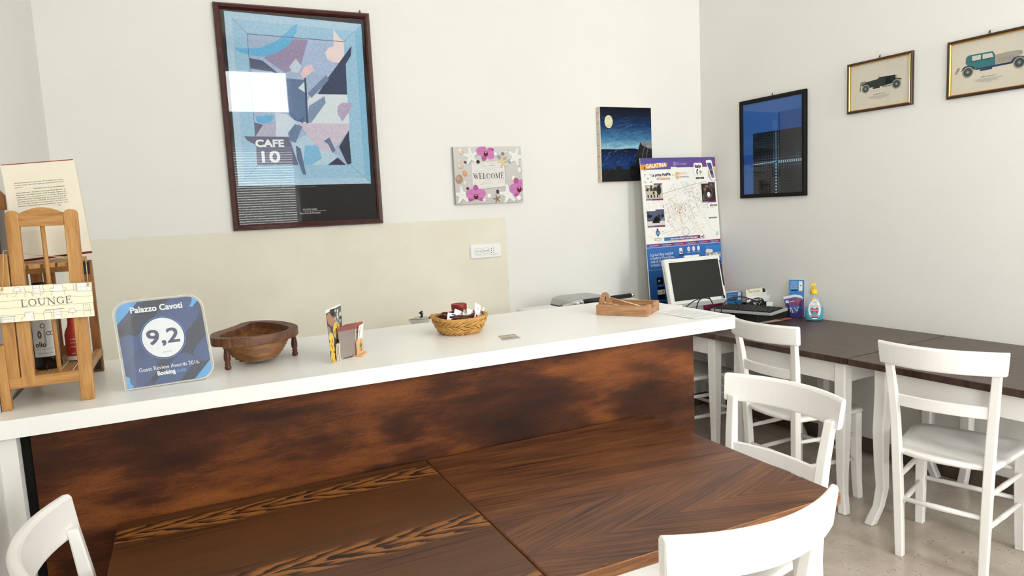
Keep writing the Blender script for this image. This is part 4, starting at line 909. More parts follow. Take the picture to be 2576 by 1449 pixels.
def build_award():
    t = thing('award_plaque', 'clear acrylic stand with a dark blue guest review award card', 'plaque', (-.174, 2.134, ZC), R(1.15))
    L = R(11.3); roll = R(1.7); cr, sr = math.cos(roll), math.sin(roll); w, hh = .2165, .236
    sk = lambda u, v: (u - .012 * v / hh, v)
    T = lambda u, v: (sk(u, v)[0] * cr - sk(u, v)[1] * sr * .35, .003 + sk(u, v)[0] * sr * .55 + sk(u, v)[1])
    def P3(u, v, d): return (T(u, v)[0], T(u, v)[1] * math.sin(L) + d * math.cos(L), .003 + T(u, v)[1] * math.cos(L) - d * math.sin(L))
    out = rrect(-.007, -.004, w + .007, hh + .006, (.042, .042, .004, .042), 10); inn = rrect(-.0045, -.0015, w + .0045, hh + .0035, (.040, .040, .003, .040), 10)
    part('front_plate', MB().prism(out, lambda u, v: P3(u, v, -.003), lambda u, v: P3(u, v, -.0015)), 'clear_acrylic', t)
    m = MB(); n = len(out); vs = [P3(u, v, d) for d in (-.0032, .004) for ring in (out, inn) for u, v in ring]; fs = []
    for i in range(n):
        j = (i + 1) % n; fs += [(i, j, j + n, i + n), (i + 2 * n, i + 3 * n, j + 3 * n, j + 2 * n), (i, i + 2 * n, j + 2 * n, j), (i + n, j + n, j + 3 * n, i + 3 * n)]
    m.add(vs, fs, False); part('plate_edge', m, 'acrylic_edge', t)
    part('foot', MB().box(.0, w - .02, .004, .060, 0, .0025), 'clear_acrylic', t)
    card = rrect(0, 0, w, hh, (.036, .036, .002, .036), 10)
    part('card_back', MB().prism(card, lambda u, v: P3(u, v, .0005), lambda u, v: P3(u, v, .0015)), 'white_card', t)
    a = Art(); clipc = lambda pts: pts
    def inside(u, v):
        return 0
    N = rgb(50, 66, 108); Dk = rgb(40, 46, 70); Lb = rgb(92, 172, 232); Md = rgb(58, 80, 134)
    a.poly(card, N, 0)
    def capsule(x0, y0, x1, y1, r, col, lay):
        an = math.degrees(math.atan2(y1 - y0, x1 - x0)); pts = [(x1 + r * math.cos(R(an - 90 + 18 * k)), y1 + r * math.sin(R(an - 90 + 18 * k))) for k in range(11)] + [(x0 + r * math.cos(R(an + 90 + 18 * k)), y0 + r * math.sin(R(an + 90 + 18 * k))) for k in range(11)]
        # trimmed to the card outline by Sutherland-Hodgman against the convex card
        for i in range(len(card)):
            ax, ay = card[i]; bx, by = card[(i + 1) % len(card)]; outp = []
            if math.hypot(bx - ax, by - ay) < 1e-9: continue
            sd = lambda p: (bx - ax) * (p[1] - ay) - (by - ay) * (p[0] - ax)
            for k in range(len(pts)):
                p, q = pts[k], pts[(k + 1) % len(pts)]; dp, dq = sd(p), sd(q)
                if dp >= 0: outp.append(p)
                if (dp >= 0) != (dq >= 0): s2 = dp / (dp - dq); outp.append((p[0] + (q[0] - p[0]) * s2, p[1] + (q[1] - p[1]) * s2))
            pts = outp
            if len(pts) < 3: return
        a.poly(pts, col, lay)
    def band(x0, y0, x1, y1, r, col, lay): capsule(x0, y0, x1, y1, r, col, lay)
    band(-.03, .19, .08, .30, .030, Lb, 1); band(-.02, .10, .16, .28, .028, Dk, 2); band(-.05, .05, .02, .12, .027, Md, 3); band(.02, .08, .17, .23, .026, Md, 2)
    band(.17, .21, .26, .30, .020, Lb, 1); band(.10, .10, .185, .185, .022, Md, 3); band(.09, .02, .26, .19, .030, Dk, 1); band(.20, .07, .26, .13, .024, Md, 3)
    band(-.02, -.01, .03, .04, .016, Lb, 2); band(.05, -.05, .15, .05, .028, Md, 2); band(.10, -.06, .26, .10, .022, Dk, 2); band(.02, .05, .10, .13, .024, rgb(54, 74, 124), 3); band(.185, -.02, .26, .055, .026, Lb, 3); band(.03, .02, .06, .05, .022, Md, 3)
    cx, cy = .107, .128; a.ell(cx, cy, .0575, .0605, rgb(70, 128, 206), 5, 48); a.ell(cx, cy, .0555, .0585, rgb(36, 48, 84), 6, 48); a.ell(cx, cy, .053, .056, rgb(244, 244, 246), 7, 48)
    W = rgb(248, 248, 250)
    a.text('Palazzo Cavoti', .038, .2055, .0235, W, 8, .130, bold=.0006, rot=.3); a.text('9,2', cx, .112, .058, rgb(62, 66, 104), 8, .080, 'C', bold=.0012); a.text('out of 10', cx + .004, .0855, .0065, rgb(80, 80, 100), 8, .021, 'C')
    a.text('Guest Review Awards 2016.', .034, .040, .0155, W, 8, .154, rot=.8); a.text('Booking', .078, .0245, .0165, W, 8, .0445, bold=.0005, rot=1); a.text('.com', .1235, .0255, .0165, rgb(110, 180, 236), 8, .0265, rot=1)
    o = art('award_card', a, 'print_gloss', t, (0, 0, 0), (0, 0, 0))
    for v in o.data.vertices: v.co = P3(v.co.x, v.co.y, -v.co.z * .25)
build_award()

def catmull(pts, m):
    out = []; n = len(pts)
    for i in range(n):
        p = [Vector(pts[(i + k) % n]) for k in (-1, 0, 1, 2)]
        for j in range(m):
            u = j / m; out.append(tuple(.5 * (2 * p[1] + (p[2] - p[0]) * u + (2 * p[0] - 5 * p[1] + 4 * p[2] - p[3]) * u * u + (3 * p[1] - p[0] - 3 * p[2] + p[3]) * u ** 3)))
    return out
def build_bowl():
    t = thing('wooden_bowl', 'carved brown collapsible wooden bowl on turned legs beside the award', 'bowl', (.18, 2.35, ZC))
    rim = [(.051, 2.345), (.049, 2.257), (.075, 2.222), (.112, 2.196), (.15, 2.183), (.197, 2.192), (.247, 2.21), (.287, 2.249), (.308, 2.298), (.312, 2.341), (.301, 2.404), (.279, 2.468), (.239, 2.523), (.196, 2.545), (.159, 2.53), (.13, 2.476), (.098, 2.423), (.068, 2.383)]
    o = catmull([(x - .18, y - 2.35) for x, y in rim], 4)
    inn = catmull([(x - .18, y - 2.35) for x, y in ((.073, 2.291), (.080, 2.251), (.114, 2.228), (.165, 2.206), (.22, 2.216), (.262, 2.248), (.282, 2.306), (.281, 2.34), (.258, 2.425), (.222, 2.49), (.19, 2.512), (.172, 2.486), (.155, 2.441), (.124, 2.389), (.094, 2.34))], 5)
    n = len(o)
    def resamp(c, n):
        # same bearing order: start where bearing is the lowest, spread by arc length
        i0 = min(range(len(c)), key=lambda i: (c[i][0] + .09) ** 2 + (c[i][1] + .08) ** 2); c = c[i0:] + c[:i0]; d = [0]
        for p, q in zip(c, c[1:] + c[:1]): d.append(d[-1] + math.hypot(q[0] - p[0], q[1] - p[1]))
        out = []
        for k in range(n):
            s = d[-1] * k / n; i = max(j for j in range(len(c)) if d[j] <= s); f = (s - d[i]) / (d[i + 1] - d[i]); p, q = c[i], c[(i + 1) % len(c)]; out.append((p[0] + (q[0] - p[0]) * f, p[1] + (q[1] - p[1]) * f))
        return out
    o = resamp(o, 72); inn = resamp(inn, 72)
    ring = lambda c, z: [(x, y, z) for x, y in c]
    part('rim', MB().loft([ring(o, .075), ring(o, .101), ring(inn, .101), ring(inn, .075)], False, True), 'bowl_wood', t, bevel=.002)
    mid = [((p[0] + q[0]) / 2, (p[1] + q[1]) / 2) for p, q in zip(o, inn)]
    part('rim_groove', MB().loft([ring([(p[0] * .55 + q[0] * .45, p[1] * .55 + q[1] * .45) for p, q in zip(o, inn)], .1012), ring([(p[0] * .50 + q[0] * .50, p[1] * .50 + q[1] * .50) for p, q in zip(o, inn)], .1012)], False), 'turned_wood', t)
    cen = (.012, -.030)
    def sc(c, f): return [(cen[0] + (x - cen[0]) * f, cen[1] + (y - cen[1]) * f) for x, y in c]
    rings = []; N = 7
    for k in range(N): f0 = .50 + .50 * (N - 1 - k) / (N - 1) * .98 if False else None
    zs = [.012 + .0095 * k for k in range(N + 1)]; fs = [.52, .62, .70, .77, .835, .89, .94, .985]
    for k in range(N): rings += [ring(sc(inn, fs[k] + .05), zs[k]), ring(sc(inn, fs[k] + .05), zs[k + 1])]
    inside = []
    for k in range(N - 1, -1, -1): inside += [ring(sc(inn, fs[k] - .01), zs[k + 1] + .002), ring(sc(inn, fs[k] - .01), zs[k] + .002)]
    inside.append(ring(sc(inn, .3), zs[0] + .002))
    part('stepped_basin', MB().loft(rings + inside), 'bowl_light', t)
    part('thumb_block', MB().box(-.012, .012, -.012, .014, .073, .103, Matrix.Translation((-.088, -.142, 0)) @ Matrix.Rotation(R(-32), 4, 'Z')), 'bowl_wood', t, bevel=.003)
    pr = [(.0075, 0), (.0095, .004), (.0095, .010), (.0065, .014), (.0095, .018), (.0065, .021), (.0095, .030), (.0100, .040), (.0080, .055), (.0060, .066), (.0085, .075)]
    for x, y in ((.088, 2.249), (.2985, 2.338), (.165, 2.518)): part('leg', MB().lathe(pr, 16), 'turned_wood', t, loc=(x - .18, y - 2.35, 0))
build_bowl()

def build_cards():
    d = Vector((.5, .86, 0)).normalized(); nrm = Vector((.86, -.5, 0)).normalized(); ang = math.atan2(d.y, d.x)
    t = thing('card_holder', 'small beech card holder with cactus drawing, holding a stack of cards', 'card holder', (.468, 2.186, ZC), ang)
    # local x runs along the cards, local -y faces the viewer's right
    part('upright', MB().prism(rrect(-.004, .004, .052, .052, (.012, .008, .002, .002), 5), lambda u, v: (u, -.006, v), lambda u, v: (u, -.001, v)), 'beech', t, bevel=.001)
    part('base', MB().box(-.006, .056, -.018, .014, 0, .0045), 'beech', t, bevel=.002)
    a = Art(); G = rgb(104, 132, 96); a.ell(.029, .030, .0055, .010, G, 0, 14); a.ell(.020, .031, .0028, .006, G, 0, 10, 20); a.ell(.038, .030, .0028, .006, G, 0, 10, -20); a.ell(.029, .043, .0028, .004, rgb(170, 96, 70), 0, 10); a.rect(.024, .012, .034, .020, rgb(150, 110, 80), 0); a.text('Salento', .012, .0065, .0075, rgb(250, 246, 240), 0, .030)
    art('drawing', a, 'print_matte', t, (0, -.0064, 0))
    ca = Art(); ca.rect(0, .0, .082, .094, rgb(206, 196, 188), 0); ca.rect(0, .084, .082, .094, rgb(196, 92, 84), 1); ca.scribble(.008, .07, .07, .006, rgb(120, 110, 106), 1, 1)
    first = None; N = 22; GR = 'business cards stacked in the beech holder'
    for k in range(N):
        f = k / (N - 1); b = Vector((.415, 2.163, ZC + .0047)).lerp(Vector((.462, 2.187, ZC + .0047)), f); fan = (f - .5) * .16
        if first is None:
            c = thing('business_card', 'printed business card standing edge-on in the beech cactus holder', 'card', b, ang, GR)
            part('card', MB().box(0, .082, -.00035, .00035, 0, .094), 'card_edges', c); art('print', ca, 'print_matte', c, (0, -.0007, 0)); first = c
        else: c = dup(first, b, ang, first['label'], GR)
        c.rotation_euler = (fan, 0, c.rotation_euler.z); c.location.z += random.uniform(0, .003)
    t = thing('white_card', 'tall white card leaning at the right of the card stack in the holder', 'card', (.468, 2.193, ZC + .0047), ang)
    part('card', MB().box(0, .05, -.0005, .0005, 0, .094), 'white_card', t); t.rotation_euler = (R(9), 0, ang)
    a = Art(); a.text('Caffe', .012, .04, .012, rgb(150, 40, 40), 0, .05, rot=80); art('print', a, 'print_matte', t, (0, -.0009, 0))
    for k in range(3):
        q = thing('small_card', 'short cream card tucked between the food leaflet and the card stack', 'card', (.398 + .0045 * k, 2.151 + .002 * k, ZC), ang + .05, 'short cream cards'); part('card', MB().box(0, .06, -.0006, .0006, 0, .054), 'cream_paper', q)
    # food leaflet standing upright at the left
    t = thing('food_leaflet', 'tall upright leaflet with cooking photo and yellow food bowls', 'leaflet', (.388, 2.148, ZC), math.atan2(.86, .5))
    sk = lambda u, v: (u - .045 * v / .17 * .25, v)
    part('sheet', MB().prism([(-.026, 0), (.100, .008), (.100, .168), (-.040, .168)], lambda u, v: (u, .0008, v), lambda u, v: (u, 0, v)), 'white_card', t)
    a = Art(); B = rgb(70, 62, 60); a.poly([(-.026, 0), (.1, .008), (.1, .164), (-.0395, .158)], rgb(96, 88, 86), 0)
    for k in range(26): x = random.uniform(.03, .09); y = random.uniform(.10, .155); a.ell(x, y, random.uniform(.004, .012), random.uniform(.004, .012), rgb(*[random.choice((50, 90, 140, 180, 215))] * 3), 1, 10)
    a.poly([(-.005, .164), (.04, .163), (.036, .14), (.01, .142)], rgb(50, 46, 46), 2); a.poly([(-.038, .150), (-.015, .158), (.012, .14), (.042, .122), (.03, .108), (.0, .112), (-.03, .126)], rgb(172, 126, 100), 3); a.poly([(-.036, .12), (-.014, .11), (-.008, .085), (-.034, .08)], rgb(150, 140, 132), 2)
    def food(cx, cy, rx, ry, lay):
        a.ell(cx, cy, rx * 1.1, ry * 1.1, rgb(206, 200, 190), lay, 24, -12); a.ell(cx, cy, rx, ry, rgb(232, 196, 72), lay + 1, 24, -12)
        for k in range(14): q = random.uniform(0, 6.28); r = random.uniform(.1, .85); a.ell(cx + rx * r * math.cos(q), cy + ry * r * math.sin(q), rx * .13, ry * .13, rgb(*random.choice(((150, 66, 28), (170, 84, 36), (244, 214, 110)))), lay + 2, 8)
    food(.042, .092, .030, .024, 3); food(-.014, .066, .024, .026, 3); food(.0, .016, .024, .030, 3)
    # the last bowl runs off the sheet's lower edge, so trim it there
    o = art('print', a, 'print_gloss', t, (0, -.0003, 0))
    for v in o.data.vertices:
        v.co.y = max(.001, v.co.y); v.co.x = max(-.026 - .014 * v.co.y / .168, min(.0995, v.co.x))
build_cards()

def build_basket():
    t = thing('wicker_basket', 'small honey-coloured braided wicker basket holding sugar sachets', 'basket', (.893, 2.372, ZC))
    def sup(th, rx, ry, p=2.6):
        c, s = math.cos(th), math.sin(th); return (rx * math.copysign(abs(c) ** (2 / p), c), ry * math.copysign(abs(s) ** (2 / p), s))
    Rz = lambda z: .065 + (.031) * min(1, max(0, z / .060)) ** .85
    liner = [[(sup(2 * math.pi * k / 40, Rz(z) - .006, (Rz(z) - .006) * .97) + (z,)) for k in range(40)] for z in (.003, .018, .038, .058)]
    part('lining', MB().loft(liner + [[(x * .96, y * .96, z) for x, y, z in r] for r in reversed(liner)], False), 'red_brown_reed', t)
    part('base', MB().loft([[(sup(2 * math.pi * k / 40, .062, .060) + (z,)) for k in range(40)] for z in (0.001, .006)]), 'wicker', t)
    m = MB(); N = 22
    for row, (za, zb) in enumerate(((.004, .021), (.018, .036), (.033, .052))):
        for k in range(N):
            for strand in (0, .42):
                path = []
                for j in range(5):
                    u = j / 4; sgn = 1 if row % 2 == 0 else -1; th = 2 * math.pi * (k + strand + sgn * (u - .5) * 1.5) / N; z = za + (zb - za) * u; rr = Rz(z) + .002 + .0035 * math.sin(math.pi * u) * (1 if strand == 0 else .4)
                    x, y = sup(th, rr, rr * .97); path.append((x, y, z))
                m.tube(path, .0030, 6)
    part('braids', m, 'wicker', t)
    m = MB()
    for ph in range(4):
        path = []
        for k in range(96):
            th = 2 * math.pi * k / 96; tw = th * 9 + ph * math.pi / 2; rr = .0965 + .0042 * math.cos(tw); x, y = sup(th, rr, rr * .97); path.append((x, y, .060 + .0042 * math.sin(tw) + .004 * math.cos(th * 2 + .6)))
        m.tube(path, .0036, 6, True)
    part('rim', m, 'wicker', t)
    m = MB()
    for ph in range(2):
        m.tube([sup(2 * math.pi * k / 60, .068 + .002 * math.cos(k * 1.2 + ph * 3.14), .066 + .002 * math.cos(k * 1.2 + ph * 3.14)) + (.005 + .003 * math.sin(k * 1.2 + ph * 3.14),) for k in range(60)], .0034, 6, True)
    part('foot_braid', m, 'wicker', t)
    t2 = thing('reed_basket', 'small dark red-brown woven basket sitting inside the wicker basket', 'basket', (.895, 2.379, ZC + .0115))
    m = MB()
    for r in range(7): m.tube([((.045 + .0032 * r + .002 * math.sin(k * 2.1 + r * 3.14)) * math.cos(2 * math.pi * k / 48), (.045 + .0032 * r + .002 * math.sin(k * 2.1 + r * 3.14)) * math.sin(2 * math.pi * k / 48), .004 + r * .0088 + .002 * math.sin(k * .8)) for k in range(48)], .0040, 6, True)
    part('woven_wall', m, 'red_brown_reed', t2); part('floor', MB().lathe([(.001, .0), (.044, .0), (.044, .004), (.001, .004)], 30), 'red_brown_reed', t2)
    # sachets
    def sachet(label, mat_col, pts, name='sugar_sachet', stripes=()):
        (x, y, z), rx, ry, rz, w, hh = pts; x, y, z = .893 + (x - .893) * .88, 2.372 + (y - 2.372) * .9, z + .016; q = thing(name, label, 'sachet', (x, y, z), 0, 'sugar sachets in the basket'); q.rotation_euler = (R(rx), R(ry), R(rz))
        m = MB(); rings = []
        for k in range(7): u = k / 6; th = .0004 + .004 * math.sin(math.pi * u); rings.append([(-w / 2, -th / 3, hh * u), (0, -th, hh * u), (w / 2, -th / 3, hh * u), (w / 2, th / 3, hh * u), (0, th, hh * u), (-w / 2, th / 3, hh * u)])
        m.loft(rings); part('packet', m, mat_col, q)
        if stripes:
            a = Art()
            for x0, y0, x1, y1, c in stripes: a.poly([(x0, y0), (x1, y0), (x1, y1), (x0, y1)], c, 0)
            o = art('print', a, 'print_gloss', q, (0, 0, 0))
            for v in o.data.vertices: u = min(1, max(0, v.co.y / hh)); v.co.z = (.0004 + .004 * math.sin(math.pi * u)) * (1 - .62 * abs(v.co.x) / (w / 2)) + .0012
    Rr = rgb(206, 40, 34); G2 = rgb(190, 190, 194); z0 = ZC + .020
    sachet('white sugar sachet standing at the left inside the dark reed basket', 'paper', ((.872, 2.355, z0 + .004), -15, 25, 10, .032, .050), stripes=((-.01, .01, .012, .014, G2),))
    sachet('brown kraft sugar sachet turned corner-up in the dark reed basket', 'canvas_raw', ((.905, 2.352, z0 + .004), -20, 45, 20, .038, .048), stripes=((-.009, .014, .009, .034, rgb(170, 150, 126)),))
    sachet('white sachet with red print leaning left of the two tall ones', 'paper', ((.925, 2.322, z0 + .002), -18, 18, 25, .034, .052), stripes=((.004, .018, .010, .04, Rr), (-.014, .004, .002, .012, Rr)))
    sachet('white sachet with broad red bar, front right in the basket', 'paper', ((.948, 2.318, z0), -12, 30, 30, .032, .054), stripes=((-.012, .003, -.004, .03, Rr), (.002, .02, .010, .032, G2)))
    sachet('tall crumpled white sachet standing highest, right in the basket', 'paper', ((.962, 2.345, z0 + .008), -8, 22, 40, .034, .062), stripes=((-.006, .02, .006, .045, G2), (-.010, .006, -.005, .022, Rr)))
    sachet('thin white stick sachet leaning right at the basket edge', 'paper', ((.972, 2.352, z0 + .012), -14, 42, 35, .012, .058))
    sachet('second thin stick sachet, furthest right at the basket edge', 'paper', ((.978, 2.358, z0 + .006), -10, 52, 30, .010, .060))
    sachet('blue and white sachet tucked at the far left of the basket', 'paper', ((.838, 2.330, z0 + .0), -12, 14, -10, .034, .046), stripes=((-.002, .004, .012, .043, rgb(64, 110, 190)),))
    sachet('flat white sachet lying low at the front of the reed basket', 'paper', ((.905, 2.318, z0 + .003), -40, 30, 10, .032, .046), stripes=((-.01, .008, .01, .012, G2),))
    t = thing('red_lidded_jar', 'glass jar with dark red lid standing behind the wicker basket', 'jar', (.948, 2.512, ZC))
    part('jar_body', MB().lathe([(.002, 0), (.027, 0), (.029, .004), (.029, .060), (.026, .066)], 24), 'red_brown_reed', t); part('lid', MB().lathe([(.030, .064), (.0305, .066), (.0305, .084), (.0295, .087), (.026, .087), (.025, .0855), (.001, .0855)], 30), 'red_lid', t)
build_basket()

def build_bar_papers():
    t = thing('photo_card', 'small glossy photo card lying flat on the bar right of the basket', 'card', (.995, 2.158, ZC + .0003), R(-2))
    part('card', MB().prism([(-.023, .049), (.039, .046), (.026, -.048), (-.043, -.045)], lambda u, v: (u, v, .0006), lambda u, v: (u, v, 0)), 'white_card', t)
    a = Art(); q = lambda f: (lambda l, r: [(-.043 + .02 * f + l * .0, -.045 + .094 * f), (.026 + .013 * f, -.048 + .094 * f)])(0, 0)
    def rowp(f0, f1, col): p, r = q(f0), q(f1); a.poly([p[0], p[1], r[1], r[0]], col, 0)
    rowp(.08, .52, rgb(164, 160, 156)); rowp(.52, .66, rgb(196, 184, 168)); rowp(.66, .8, rgb(206, 160, 120)); rowp(.8, 1.0, rgb(150, 128, 110)); rowp(0, .08, rgb(226, 226, 226))
    a.ell(-.01, .03, .016, .006, rgb(226, 190, 150), 1); a.ell(.02, .028, .012, .005, rgb(226, 190, 150), 1); a.ell(-.01, -.01, .02, .012, rgb(140, 138, 136), 1)
    art('print', a, 'print_gloss', t, (0, 0, .0008), (0, 0, 0))
    for k, (dx, ang) in enumerate(((0, 0), (.012, -4))):
        t = thing('printed_sheet', ('printed white sheet lying under another at the right end of the bar', 'printed white sheet of text on top, right end of the bar')[k], 'paper', (1.765 + dx * .3, 2.165 - dx, ZC + .0003 + k * .0007), R(ang + 8))
        w, hh = .105, .1485
        part('sheet', MB().box(-.07, .09, -.125, .12, 0, .0004), 'paper', t)
        if k == 1:
            a = Art()
            for j in range(13): a.scribble(-.058, .074 - (.05 if j % 4 == 3 else 0), .095 - j * .0155, .0042, rgb(110, 112, 124), 0, j)
            art('print', a, 'print_matte', t, (0, 0, .0005), (0, 0, R(180)))
build_bar_papers()

def build_tray():
    t = thing('wooden_tray', 'open square wooden napkin box with arched end, right end of the bar', 'tray', (1.483, 2.365, ZC), math.atan2(-.168, .126))
    # local x along the long front side (towards viewer right), local y to the back
    part('front_side', MB().box(0, .21, 0, .011, 0, .042), 'acacia', t, bevel=.0015); part('back_side', MB().box(0, .21, .165, .176, 0, .042), 'acacia', t, bevel=.0015)
    part('tray_floor', MB().box(.01, .2, .01, .166, .001, .008), 'acacia', t)
    arch = [(.011, 0), (.165, 0), (.165, .042)] + [(.1425 - .058 * k / 16 - .0, .042 + .036 * math.sin(math.pi * k / 16) ** .8) for k in range(0, 17)][0:0]
    top = [(.165 - .154 * k / 24, .042 + .040 * max(0, math.sin(math.pi * (k - 2) / 20)) ** .75 if 2 <= k <= 22 else .042) for k in range(25)]
    part('arched_end', MB().prism([(.011, 0), (.165, 0)] + top, lambda u, v: (.001, u, v), lambda u, v: (.010, u, v)), 'acacia', t, bevel=.001)
    part('slot_shade', MB().box(.0100, .0106, .080, .090, .048, .064), 'shade_black', t)  # dark plate on the arch, painted in place of the slot's shade
    notch = [(.011, 0), (.165, 0), (.165, .042), (.115, .042)] + [(.088 + .020 * math.cos(R(a)), .036 - .018 * math.sin(R(a))) for a in range(0, 181, 15)] + [(.062, .042), (.011, .042)]
    part('notched_end', MB().prism(notch, lambda u, v: (.199, u, v), lambda u, v: (.21, u, v)), 'acacia', t, bevel=.0015)
    for lab, p, q in (('pale wooden stick in the napkin box, rear one, rising to the arch', (.0165, .115, .058), (.190, .045, .030)), ('pale wooden stick in the napkin box, front one, lying lower', (.018, .055, .044), (.150, .022, .0285))):
        s = thing('wooden_stick', lab, 'stick', t.location, t.rotation_euler.z, None)
        part('shaft', MB().tube([p, q], .0024, 8), 'bamboo', s); part('knob_end', MB().lathe([(.0005, -.004), (.004, -.002), (.004, .002), (.0005, .004)], 10), 'bamboo', s, loc=p)
build_tray()

# ------------------------------------------------------------------ behind the bar
def build_back():
    t = thing('coffee_pot', 'faceted steel stovetop coffee pot with black knob, behind the bar', 'coffee pot', (1.165, 3.70, .83), R(170))
    oc = lambda r, z, e=0: [((r + (e if k == 0 else 0)) * math.cos(R(45 * k)), (r + (e if k == 0 else 0)) * math.sin(R(45 * k)), z) for k in range(8)]
    part('boiler', MB().loft([oc(.042, 0), oc(.047, .006), oc(.036, .06), oc(.036, .066)]), 'steel', t, bevel=.001)
    part('upper_chamber', MB().loft([oc(.035, .066), oc(.040, .07), oc(.050, .118, .024), oc(.048, .118, .022), oc(.036, .08)], False), 'steel', t, bevel=.001)
    part('lid', MB().loft([oc(.049, .119, .018), oc(.040, .127), oc(.012, .133)]), 'steel', t, bevel=.001)
    part('lid_knob', MB().tube([(-.004, 0, .133), (-.008, 0, .142), (.004, 0, .150), (-.010, .004, .158)], [.006, .008, .007, .006], 10), 'dark_plastic', t)
    part('handle', MB().tube([(-.046, 0, .118), (-.072, 0, .122), (-.088, 0, .112), (-.088, 0, .07)], [.006, .009, .009, .007], 10), 'dark_plastic', t)
    t = thing('contact_grill', 'steel sandwich grill with long black handle bar, behind the bar', 'grill', (2.14, 3.62, .83))
    part('base', MB().box(-.16, .22, -.13, .17, 0, .085), 'grey_plastic', t, bevel=.01); part('lid', MB().prism([(-.115, .100), (.20, .100), (.20, .142), (.15, .152), (-.05, .153), (-.10, .142)], lambda u, v: (u, -.10, v), lambda u, v: (u, .15, v)), 'aluminium', t, bevel=.01)
    part('lower_plate', MB().box(-.13, .20, -.11, .15, .085, .10), 'dark_plastic', t)
    part('handle_bar', MB().tube([(-.09, -.20, .150), (.255, -.20, .156)], .0135, 14), 'dark_plastic', t); part('bar_cap', MB().tube([(.25, -.20, .1559), (.268, -.20, .1562)], .0142, 14), 'chrome', t); part('bar_cap', MB().tube([(-.105, -.20, .1497), (-.085, -.20, .1501)], .0142, 14), 'chrome', t)
    part('lift_arm', MB().tube([(-.095, -.20, .150), (-.135, -.17, .138), (-.135, -.08, .118), (-.112, .0, .115)], .010, 10), 'chrome', t); part('lift_arm', MB().tube([(.23, -.20, .154), (.225, -.12, .135), (.205, -.02, .12)], .010, 10), 'chrome', t)
    t = thing('white_appliance', 'low white rounded appliance lid left of the grill, behind the bar', 'appliance', (1.86, 3.50, .83)); part('body', MB().box(-.13, .10, -.12, .14, 0, .09), 'grey_plastic', t, bevel=.01); part('lid', MB().box(-.132, .102, -.122, .142, .09, .122), 'white_plastic', t, bevel=.012); part('lid_clip', MB().box(.02, .05, -.122, -.10, .122, .126), 'grey_plastic', t)
build_back()

